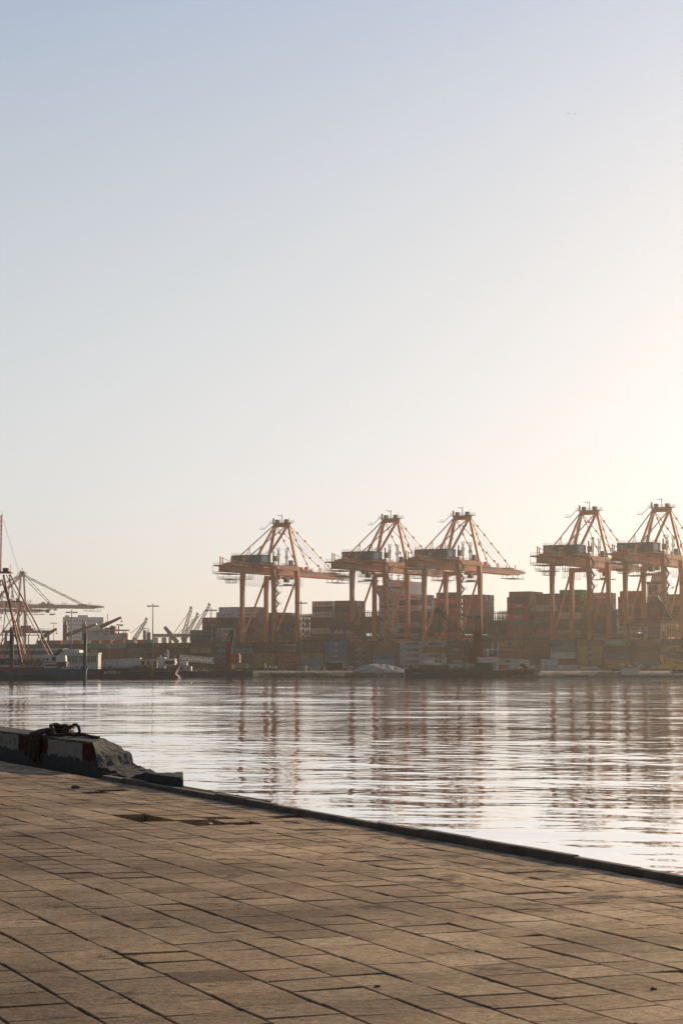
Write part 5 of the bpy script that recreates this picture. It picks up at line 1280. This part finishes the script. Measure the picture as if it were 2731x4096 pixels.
mb = MB(); pp(mb, [(904, 2560), (920, 2530), (931, 2517), (938, 2518), (937, 2545), (932, 2562), (929, 2610), (922, 2610), (925, 2566), (918, 2563), (928, 2540), (925, 2536), (913, 2562)], Z + 6.3, 1.6); T.part('jib', mb, GREENS)
mb = MB(); pb(mb, 888, 922, 2560, 2563, Z + 5.5, 3); mb.rail([G(888, 2560, Z + 5.5), G(920, 2560, Z + 5.5)], 1, 1.4, .08); T.part('platform', mb, YELP)
mb = MB(); pbar(mb, 930, 2517, 640, 2602, Z, .13, 6, 6); pbar(mb, 929, 2522, 655, 2604, Z, .13, 6, 6); T.part('cable', mb, DARKS)
mb = MB(); pp(mb, [(930, 2652), (930, 2686), (868, 2686), (862, 2668), (880, 2656)], Z + 4, 4); T.part('base', mb, RUST)
# ---- shore items
def block(px0, px1, py0, py1, Z, lab, d=4, holes=True, side=True):
    T = Thing('concrete_block', lab, 'concrete block', (px0 + px1) / 2, py1, Z, 'pale precast blocks on the shore')
    mb = MB(); pb(mb, px0, px1, py0, py1, Z, d); b_ = T.part('body', mb, CONCW)
    mb = MB(); w_ = (px1 - px0)
    for k in (.25, .72): pb(mb, px0 + w_ * k - 2, px0 + w_ * k + 2, py0 + 5, py0 + 10, Z - .05, .05)
    T.part('recess', mb, GREYS, b_)
block(2165, 2226, 2636, 2660, 762, 'pale concrete block with two recesses, upper of the two stacked near the shore'); block(2165, 2234, 2660.3, 2683, 761, 'wide pale concrete block carrying another one, right of the tyre hung pontoon')
block(2237, 2306, 2660, 2682, 764, 'pale concrete block standing alone beside the stacked pair'); block(2483, 2553, 2674, 2700, 742, 'pale concrete block nearest the water on the right')
block(2043, 2114, 2638, 2660, 790, 'pale concrete block high behind the tyre hung pontoon'); block(2036, 2136, 2661, 2677, 789, 'long pale block directly behind the tyre hung pontoon'); block(2611, 2664, 2661, 2676, 790, 'pale block left of the yellow crawler crane')
T = Thing('concrete_slab', 'flat pale slab with a sloping end right of the blocks', 'concrete slab', 2355, 2676, 800)
mb = MB(); pp(mb, [(2322, 2665), (2380, 2665), (2392, 2676), (2322, 2676)], 800, 4); T.part('body', mb, CONCW)
for i, (x0, x1, y0, y1) in enumerate(((2257, 2355, 2694, 2700), (2480, 2562, 2694, 2700), (2564, 2622, 2694, 2701), (2626, 2760, 2693, 2701), (2310, 2400, 2678, 2684))):
    mb = MB(); pb(mb, x0, x1, y0, y1, 739.5 + i * .1 if i < 4 else 770, 3); mb.build('kerb_beam', CONCW, label=f"{['first', 'second', 'third', 'fourth', 'upper'][i]} low pale beam along the right shore, counted from the left" if i < 4 else 'low pale beam lying higher up the right bank', cat='concrete beam', group='low concrete beams on the shore')
def cab_truck(px, w, lab, bed, Z, flip=1, h=28):
    T = Thing('dump_truck', lab, 'truck', px, 2681, Z, 'trucks parked on the shore')
    x = lambda f_: px + f_ * w * flip
    def bx(mb, a, b, y0, y1, d, m=0): pb(mb, min(x(a), x(b)), max(x(a), x(b)), y0, y1, Z + .1, d, m)
    mb = MB(); bx(mb, 0, .22, 2681 - h * .86, 2681 - h * .22, 2.4); c_ = T.part('cab', mb, WHITEW)
    mb = MB(); bx(mb, .03, .13, 2681 - h * .78, 2681 - h * .52, -.06); T.part('window', mb, GLASS, c_)
    mb = MB(); a, b, c, d_ = x(.25), x(1.0), x(.96), x(.25); pts = [(a, 2681 - h), (b, 2681 - h * .98), (x(1.04), 2681 - h * .35), (d_, 2681 - h * .3)]
    if flip < 0: pts = pts[::-1]
    pp(mb, pts, Z, 2.5); T.part('tipper_bed', mb, bed)
    mb = MB(); bx(mb, .02, 1, 2681 - h * .3, 2681 - h * .2, 2.2); T.part('chassis', mb, DARKS)
    for f_ in (.12, .7, .86):
        mb = MB(); c3 = G(x(f_), 2681 - h * .12, Z); mb.prism([(c3[0] + .52 * math.cos(t * .628), c3[2] + .52 * math.sin(t * .628)) for t in range(10)], Z - .05, Z + 2.3); T.part('wheel', mb, RUBBER)
YELD = mat('dusty_yellow_tipper', (.32, .24, .07), .6, var=.2, scale=.6)
cab_truck(925, 72, 'dump truck with dusty yellow bed, left of two, behind the dark pontoon', YELD, 770); cab_truck(975, 86, 'longer dump truck with dusty yellow bed at the start of the gravel bank', YELD, 764)
cab_truck(1232, 82, 'dump truck with rust brown bed behind the white tank', RUST, 800, -1, 24)
cab_truck(1390, 86, 'tarp covered dark truck facing right, left of the pale gravel heap', DARKS, 772, -1, 30)
def small_vehicle(px, w, lab, m, Z=800, h=15):
    T = Thing('parked_van', lab, 'vehicle', px, 2676, Z, 'small vehicles on the shore')
    mb = MB(); pp(mb, [(px, 2676 - h * .55), (px + w * .18, 2676 - h * .6), (px + w * .3, 2676 - h), (px + w * .85, 2676 - h), (px + w, 2676 - h * .5), (px + w, 2676 - h * .15), (px, 2676 - h * .15)], Z, 1.8); T.part('body', mb, m)
    mb = MB(); pp(mb, [(px + w * .27, 2676 - h * .62), (px + w * .33, 2676 - h * .92), (px + w * .8, 2676 - h * .92), (px + w * .88, 2676 - h * .62)], Z - .04, .04); T.part('window', mb, GLASS)
    for f_ in (.2, .8):
        mb = MB(); c3 = G(px + w * f_, 2676 - h * .16, Z); mb.prism([(c3[0] + .33 * math.cos(t * .785), c3[2] + .33 * math.sin(t * .785)) for t in range(8)], Z - .05, Z + 1.7); T.part('wheel', mb, RUBBER)
small_vehicle(1060, 22, 'pale blue van right of the yellow dump trucks', mat('pale_blue_van', (.20, .26, .33), .4)); small_vehicle(1082, 24, 'white van beside the pale blue one', WHITEW, 806); small_vehicle(1108, 28, 'low yellow and white loader below the orange boxes', YELD, 790, 12)
small_vehicle(1140, 24, 'grey van in front of the orange boxes', GREYS, 812, 12)
T = Thing('water_tank', 'squat pinkish white tank with flat top on the gravel bank', 'tank', 1207, 2683, 758)
mb = MB(); c3 = G(1207, 2683, 760); R_ = 1.85
mb.tube([(c3[0], 760, wz(2684, 760)), (c3[0], 760, wz(2667, 760)), (c3[0], 760, wz(2664.5, 760))], R_, 20, r2=R_ * .96); T.part('shell', mb, mat('pinkish_tank_paint', (.42, .36, .32), .7, var=.15, scale=.8), None, False)
T = Thing('site_cabin', 'white site cabin with four narrow windows right of the tank', 'cabin', 1267, 2683, 757)
mb = MB(); pb(mb, 1237, 1290, 2663, 2683, 757, 3); T.part('wall', mb, WHITEW)
mb = MB(); pb(mb, 1236, 1299, 2661, 2663.4, 756.7, 3.8); T.part('roof', mb, GREYS)
for x0 in (1252, 1256.5, 1268, 1272.5):
    mb = MB(); pb(mb, x0, x0 + 2.4, 2668, 2676, 756.9, .08); T.part('window', mb, GLASS)
mb = MB(); pb(mb, 1282, 1290, 2666, 2682, 756.88, .1); T.part('door', mb, DARKS)
mb = MB(); pb(mb, 1292, 1299, 2663.5, 2683, 757.2, 2.5); T.part('side_panel', mb, CREAMW)
T = Thing('crate', 'pale square crate at the left foot of the gravel heap', 'crate', 1400, 2679, 756)
mb = MB(); pb(mb, 1388, 1412, 2664, 2680, 756, 2.2); T.part('body', mb, CONCW); mb = MB(); pb(mb, 1388, 1412, 2671, 2672.4, 755.9, .1); T.part('slat', mb, GREYS)
# gravel heap: a mound with slumped sides
mb = MB(); x0, x1 = wx(1395, 752), wx(1640, 752); NX, NY = 80, 24
prof = [(0, 0), (.06, .25), (.16, .62), (.28, .88), (.42, 1.0), (.56, .97), (.66, .86), (.78, .66), (.88, .42), (.95, .2), (1, 0)]
def ph(f_):
    for (a, ha), (b, hb_) in zip(prof, prof[1:]):
        if f_ <= b: return ha + (hb_ - ha) * (f_ - a) / (b - a)
    return 0
for j in range(NY + 1):
    for i in range(NX + 1):
        f_, g_ = i / NX, j / NY; x, y = x0 + (x1 - x0) * f_, 744 + 18 * g_
        env = math.sin(math.pi * min(1, g_ * .8 + .02)) ** .8; hgt = 3.5 * ph(f_) * env
        hgt = max(hgt, 1.7 * min(1, 8 * min(f_, 1 - f_)) * (1 - abs(2 * g_ - .9)) * .8)
        mb.v.append((x, y, 1.25 + hgt + .5 * n3(x, y, 0, .3) * min(1, hgt) + .22 * n3(x, y, 5, 1.1) * min(1, hgt)))
for j in range(NY):
    for i in range(NX): a = j * (NX + 1) + i; mb.f.append((a, a + 1, a + NX + 2, a + NX + 1)); mb.m.append(0)
mb.build('gravel_heap', GRAVEL, smooth=True, label='broad heap of pale grey gravel by the water', cat='gravel heap')
# dry weeds along the bank
mb = MB()
for k in range(1400):
    px = rnd.choice([rnd.uniform(1010, 1640), rnd.uniform(1380, 1620), rnd.uniform(1040, 1300)]); y = rnd.uniform(738.4, 742); x = wx(px, y); z = .3 + (y - 738) * .28
    for t in range(2):
        a = rnd.uniform(0, 6.28); hh = rnd.uniform(.25, .75); dx = rnd.uniform(-.3, .3); mb.quad((x - .1 * math.cos(a), y - .1 * math.sin(a), z), (x + .1 * math.cos(a), y + .1 * math.sin(a), z), (x + dx, y, z + hh))
mb.build('dry_weeds', mat('dry_weed', (.13, .105, .055), .9, var=.4, scale=2), kind='stuff', label='dry weeds along the foot of the bank')
mb = MB()
for k in range(260):
    px = rnd.uniform(2290, 2731) if k < 190 else rnd.uniform(1040, 1400); y = rnd.uniform(741, 762); r = rnd.uniform(.15, .55); x = wx(px, y); z = 1.4 + rnd.uniform(0, .5)
    n = len(mb.v)
    mb.v += [(x + r * math.cos(t * 1.25) * rnd.uniform(.7, 1.2), y + r * math.sin(t * 1.25), z) for t in range(5)] + [(x + rnd.uniform(-.1, .1), y, z + r * 1.1)]
    for t in range(5): mb.f.append((n + t, n + (t + 1) % 5, n + 5)); mb.m.append(0)
mb.build('rubble', CONCW, kind='stuff', label='pale rubble scattered on the bank')
# ---- dredger with the lattice derrick
Z = 692
T = Thing('crane_barge', 'dark crane barge with a flared white wheelhouse, right of the gravel heap', 'barge', 1810, 2711, Z)
mb = MB(); boat_hull(mb, [(1618, 2677), (1700, 2682), (1990, 2683), (2006, 2690), (2004, 2714), (1619, 2714)], Z, 14); hl = T.part('hull', mb, HULLT)
text('CEVIK', .95, mat('faint_grey_lettering', (.11, .12, .12), .6), hl, Vector(G(1665, 2693, Z, -.05)) - T.l, bold=.02, name='boat_name')
mb = MB(); pp(mb, [(1904, 2627), (1991, 2629), (1988, 2650), (1976, 2653), (1912, 2650)], Z + 3, 6); pb(mb, 1968, 1990, 2650, 2683, Z + 4, 4); wh_ = T.part('wheelhouse', mb, WHITEW)
mb = MB(); pb(mb, 1893, 1993, 2625.5, 2628, Z + 2.4, 7.2); T.part('roof', mb, RUST, wh_)
mb = MB()
for x0 in (1950, 1963, 1977): pb(mb, x0, x0 + 3, 2634, 2642, Z + 2.9, .2)
pb(mb, 1912, 1960, 2643, 2644.5, Z + 2.9, .2); T.part('window', mb, mat('bright_window', (.6, .55, .45), .2, var=0), wh_)
mb = MB(); pb(mb, 1900, 1966, 2652, 2684, Z + 2, 7); T.part('deckhouse', mb, HULLT)
mb = MB(); mb.tube([G(1953, 2620, Z + 4), G(1978, 2620, Z + 4)], .55, 12); T.part('drum', mb, mat('blue_drum', (.04, .06, .18), .4))
mb = MB()
for x0 in (1968, 1990): pbar(mb, x0, 2628, x0, 2567, Z + 6, .26)
pbar(mb, 1936, 2599, 1990, 2599, Z + 6, .22); pbar(mb, 1948, 2626, 1948, 2594, Z + 4, .5); pbar(mb, 1930, 2604, 1955, 2598, Z + 4, .2); T.part('mast', mb, SHIPW)
mb = MB()
for x0, x1 in ((1731, 1737), (1778, 1784)): pb(mb, x0, x1, 2628, 2658, Z + 3, .5)
T.part('post', mb, SHIPW)
mb = MB(); pb(mb, 1737, 1778, 2627, 2634, Z + 3.1, .3); T.part('cross_beam', mb, YELD)
mb = MB(); pb(mb, 1696, 1730, 2639, 2655, Z + 5, 3); pb(mb, 1742, 1764, 2650, 2660, Z + 4, 2); pb(mb, 1795, 1850, 2657, 2676, Z + 5, 3); pb(mb, 1868, 1896, 2652, 2676, Z + 5, 3); T.part('cabin', mb, WHITEW)
mb = MB()
for k in range(60):
    a = 1628 + k * 5.6 + rnd.uniform(-4, 4); hh = rnd.uniform(3, 22); pb(mb, a, a + rnd.uniform(2, 10), 2683 - hh, 2683, Z + rnd.uniform(.6, 7), 1.2, rnd.choice([0, 0, 1, 2, 3, 4]))
T.part('deck_gear', mb, [DARKS, RUST, GREENS, GREYS, HULLN])
mb = MB(); mb.rail([G(1700, 2683, Z, .3), G(1900, 2683, Z, .3)], 1.0, 2, .07); mb.bar(G(1966, 2684, Z, 1.5), G(1976, 2646, Z, 1.5), .15); mb.bar(G(1974, 2684, Z, 1.5), G(1984, 2646, Z, 1.5), .15)
for k in range(6): mb.bar(G(1967 + k * 1.8, 2680 - k * 6, Z, 1.5), G(1975 + k * 1.8, 2680 - k * 6, Z, 1.5), .1)
T.part('railing', mb, GALV)
mb = MB(); pb(mb, 1686, 1698, 2667, 2684, Z + .5, 1.5); T.part('drum', mb, MATS['blue_drum'])
T = Thing('excavator', 'small white cabbed excavator at the left end of the crane barge', 'excavator', 1632, 2677, Z + 4)
mb = MB(); pp(mb, [(1617, 2656), (1640, 2655), (1640, 2660), (1632, 2662), (1632, 2676), (1617, 2676)], Z + 4, 2.4); c_ = T.part('cab', mb, WHITEW); mb = MB(); pb(mb, 1619, 1628, 2659, 2670, Z + 3.92, .08); T.part('window', mb, GLASS, c_)
mb = MB(); pb(mb, 1617, 1645, 2676, 2682, Z + 4, 2.6); T.part('track', mb, DARKS); mb = MB(); pp(mb, [(1640, 2660), (1668, 2668), (1672, 2676), (1640, 2676)], Z + 4.2, 2); T.part('counterweight', mb, WHITEW)
T = Thing('lattice_derrick', 'red lattice derrick boom with green head on the crane barge', 'derrick', 1905, 2652, Z + 5)
Zd = Z + 5
mb = MB(); mb.lattice(G(1898, 2640, Zd), G(1798, 2507, Zd), 3.0, 3.4, 12, .28, .13, w2=2.4, h2=4.2); T.part('boom', mb, DREDP)
mb = MB(); mb.lattice(G(1797, 2506, Zd), G(1752, 2440, Zd), 2.2, 4.0, 7, .2, .11, w2=1.6, h2=2.0); T.part('boom_tip', mb, GREYS)
mb = MB(); pp(mb, [(1736, 2438), (1752, 2432), (1772, 2450), (1790, 2478), (1776, 2480), (1762, 2462), (1748, 2456), (1740, 2450)], Zd - .9, 1.8); T.part('boom_head', mb, mat('green_steel', (.035, .09, .07), .5, var=.15, scale=.8))
mb = MB(); pb(mb, 1736, 1752, 2440, 2453, Zd - 1.2, 2.2); pbar(mb, 1756, 2450, 1757, 2546, Zd, .35, -.6, -.6); T.part('sheave', mb, DARKS)
mb = MB(); pb(mb, 1754, 1767, 2547, 2552, Zd - 1, .9); pb(mb, 1757, 1764, 2552, 2572, Zd - 1, .9); T.part('grab', mb, YELP)
mb = MB(); mb.lattice(G(1903, 2640, Zd, 1), G(1912, 2466, Zd, 1), 3.6, 3.0, 12, .4, .26, w2=1.2, h2=1.2); pb(mb, 1890, 1917, 2522, 2640, Zd + 1.2, 1.8); T.part('tower', mb, DREDP)
mb = MB(); pb(mb, 1907, 1917, 2462, 2475, Zd, 1.2); pbar(mb, 1919, 2460, 1919, 2490, Zd, .2); T.part('tower_head', mb, DARKS)
mb = MB(); pbar(mb, 1910, 2468, 1768, 2440, Zd, .12); pbar(mb, 1910, 2472, 1800, 2454, Zd, .12); pbar(mb, 1908, 2474, 1830, 2460, Zd, .3); pbar(mb, 1918, 2478, 1926, 2600, Zd, .2); T.part('stay_cable', mb, DREDP)
mb = MB(); pp(mb, [(1858, 2612), (1900, 2612), (1908, 2652), (1872, 2655)], Zd, 3.5); T.part('machinery_house', mb, DREDP)
# ---- tyre hung pontoon
Z = 718
T = Thing('pontoon', 'rusty grey pontoon hung with black tyres, right of the crane barge', 'pontoon', 2070, 2709, Z)
mb = MB(); boat_hull(mb, [(1996, 2680), (2030, 2677), (2135, 2675), (2134, 2710), (2000, 2711)], Z, 12); hl = T.part('hull', mb, mat('rusty_pontoon', (.12, .085, .06), .8, var=.4, scale=.5))
for k in range(12):
    mb = MB(); tyre(mb, 2014 + k * 10 + rnd.uniform(-2, 2), 2690 + (5 if k % 3 else -2) - k * .6, Z - .3, .62 + .12 * rnd.random()); T.part('tyre_fender', mb, RUBBER)
mb = MB()
for x0 in (2138, 2144, 2150): pbar(mb, x0, 2686, x0 - 1, 2716, Z + 6, .35)
pb(mb, 2134, 2156, 2684, 2688, Z + 5, 3); mb.build('jetty', DARKS, label='small dark timber jetty right of the tyre hung pontoon', cat='jetty')
T = Thing('lifeboat', 'tilted rust orange covered boat on the pontoon', 'boat', 2095, 2676, Z + 4)
mb = MB(); mb.tube([G(2081, 2656, Z, 4), G(2084, 2658, Z, 4), G(2093, 2662, Z, 4), G(2101, 2669, Z, 4), G(2106, 2672, Z, 4)], .9, 12, r2=.75); mb.tube([G(2081, 2656, Z, 4), G(2079.5, 2655, Z, 4)], .9, 12, r2=.3); T.part('hull', mb, RUST, None, True); mb = MB(); pb(mb, 2086, 2104, 2671, 2677, Z + 4, .8); T.part('cradle', mb, DARKS)
# ---- bulldozer, scrap, crawler crane on the right
Z = 748
T = Thing('bulldozer', 'sandy yellow bulldozer left of the scrap heap', 'bulldozer', 2465, 2683, Z)
mb = MB(); pp(mb, [(2436, 2665), (2458, 2659), (2494, 2662), (2494, 2676), (2438, 2676)], Z, 2.6); b_ = T.part('body', mb, YELD)
mb = MB(); pb(mb, 2458, 2466, 2652, 2662, Z + .2, 2.1); pb(mb, 2476, 2492, 2655, 2663, Z + .3, 2); pb(mb, 2456, 2468, 2650.5, 2652.4, Z, 2.5); T.part('cab', mb, WHITEW, b_); mb = MB(); pb(mb, 2459.5, 2464.5, 2654, 2660, Z + .12, .06); T.part('window', mb, GLASS, b_)
mb = MB(); pp(mb, [(2442, 2677), (2486, 2677), (2492, 2681), (2484, 2685), (2446, 2685), (2440, 2681)], Z - .3, 3.2); T.part('track', mb, DARKS)
mb = MB(); pp(mb, [(2433, 2662), (2437, 2661), (2440, 2672), (2444, 2683), (2438, 2684), (2433, 2674)], Z - .4, 3.4); T.part('blade', mb, YELD)
mb = MB(); T = Thing('scrap_heap', 'tangled heap of white scrap sheets beside the bulldozer', 'scrap heap', 2535, 2672, Z + 4)
for k in range(90):
    f_ = rnd.random(); px = 2505 + f_ * 60; top = 2649 + abs(f_ - .5) * 26; py = rnd.uniform(top, 2675); a = rnd.uniform(-.6, .6); l_ = rnd.uniform(.4, 1.6)
    c3 = Vector(G(px, py, Z + 4, rnd.uniform(-1.5, 1.5))); mb.bar(c3 - Vector((l_ / 2, 0, a * l_)), c3 + Vector((l_ / 2, rnd.uniform(-.4, .4), a * l_)), rnd.uniform(.1, .6), .08, m=rnd.choice([0, 0, 1, 2]))
T.part('debris', mb, [SHIPW, GREYS, DARKS])
Z = 742
T = Thing('crawler_crane', 'yellow crawler crane with green and yellow lattice boom at the right edge', 'crawler crane', 2720, 2690, Z)
mb = MB(); pp(mb, [(2681, 2690), (2690, 2680), (2790, 2679), (2790, 2693), (2686, 2693)], Z, 4); T.part('track', mb, DARKS)
mb = MB(); pb(mb, 2702, 2790, 2662, 2678, Z + .2, 3.4); pb(mb, 2694, 2735, 2656, 2661, Z + .3, 3); b_ = T.part('body', mb, YELP)
mb = MB(); pb(mb, 2668, 2688, 2645, 2676, Z + .3, 3.2); T.part('counterweight', mb, YELP, b_)
mb = MB()
for k in range(7): pb(mb, 2666.4, 2668, 2647 + k * 4, 2649 + k * 4, Z + .2, 3.3); pb(mb, 2688, 2689.6, 2647 + k * 4, 2649 + k * 4, Z + .2, 3.3)
T.part('vent', mb, CONCW, b_)
mb = MB(); pb(mb, 2695, 2702, 2645, 2658, Z + .4, 2.4); T.part('cab', mb, RUST, b_)
mb = MB(); pbar(mb, 2656, 2631, 2740, 2650, Z, .5, 1, 1); pbar(mb, 2656, 2633, 2668, 2645, Z, .3, 1, 1); T.part('gantry_frame', mb, YELP)
mb = MB(); pbar(mb, 2637, 2617, 2645, 2662, Z, .5, 1, 1); pbar(mb, 2646, 2617, 2650, 2660, Z, .5, 1, 1); pb(mb, 2642, 2664, 2656, 2676, Z + .8, 2); T.part('boom_foot', mb, YELP)
mb = MB()
for a, b in ((2634, 2638), (2640, 2641), (2649, 2655), (2654, 2662)): pbar(mb, a, 2540, b, 2630, Z, .1, 1, 1)
for a, b in ((2628, 2634), (2634, 2640)): pbar(mb, a, 2400, b, 2540, Z, .06, 1, 1)
T.part('rope', mb, YELD)
mb = MB(); mb.lattice(G(2770, 2650, Z, 2), G(2712, 2552, Z, 2), 1.6, 1.6, 10, .22, .14); T.part('boom', mb, MATS['green_steel'])
mb = MB(); mb.lattice(G(2712, 2551, Z, 2), G(2672, 2486, Z, 2), 1.7, 1.7, 7, .22, .15); T.part('boom', mb, YELP)
mb = MB(); mb.lattice(G(2672, 2485, Z, 2), G(2634, 2408, Z, 2), 1.7, 1.7, 8, .24, .15, w2=1.2, h2=1.2); mb.lattice(G(2634, 2408, Z, 2), G(2625, 2385, Z, 2), 1.2, 1.2, 3, .24, .15, w2=.4, h2=.4); T.part('boom', mb, MATS['green_steel'])
mb = MB()
for dx in (0, 3): pbar(mb, 2624, 2384 + dx, 2790, 2298 + dx * 1.5, Z, .09, 2, 2)
pb(mb, 2684, 2693, 2350, 2354, Z + 1.8, .4); pb(mb, 2634, 2641, 2376, 2380, Z + 1.8, .4); T.part('pendant_line', mb, RUST)
# two gulls, high on the right
for i, (px, py, lab) in enumerate(((2289, 420, 'tiny dark gull high in the sky, the left one'), (2315, 423, 'tiny dark gull high in the sky, the right one'))):
    Z = 420; mb = MB(); c3 = G(px, py, Z); x, y, z = c3[0], Z, H + (HOR - py) / F * Z * 1.0
    mb.tube([(x, y - .15, z), (x, y, z + .02), (x, y + .18, z)], .045, 6)
    for s in (-1, 1): mb.quad((x, y - .08, z + .03), (x + s * .18, y - .02, z + .10), (x + s * .38, y + .06, z + .02), (x + s * .17, y + .1, z + .08), (x, y + .1, z + .03))
    mb.build('gull', DARKS, label=lab, cat='bird', group='gulls in the sky')
# ================================================================ THE AIR
def haze():
    m = bpy.data.materials.new('haze_air'); m.use_nodes = True; n = m.node_tree; n.nodes.clear()
    o = n.nodes.new('ShaderNodeOutputMaterial'); v = n.nodes.new('ShaderNodeVolumePrincipled')
    v.inputs['Color'].default_value = (.96, .95, .93, 1); v.inputs['Density'].default_value = 0.00009; v.inputs['Anisotropy'].default_value = .75
    n.links.new(v.outputs[0], o.inputs['Volume'])
    mb = MB(); mb.box(-1600, 1600, -260, 2700, -4, 96)
    mb.build('haze', m, kind='stuff')
haze()
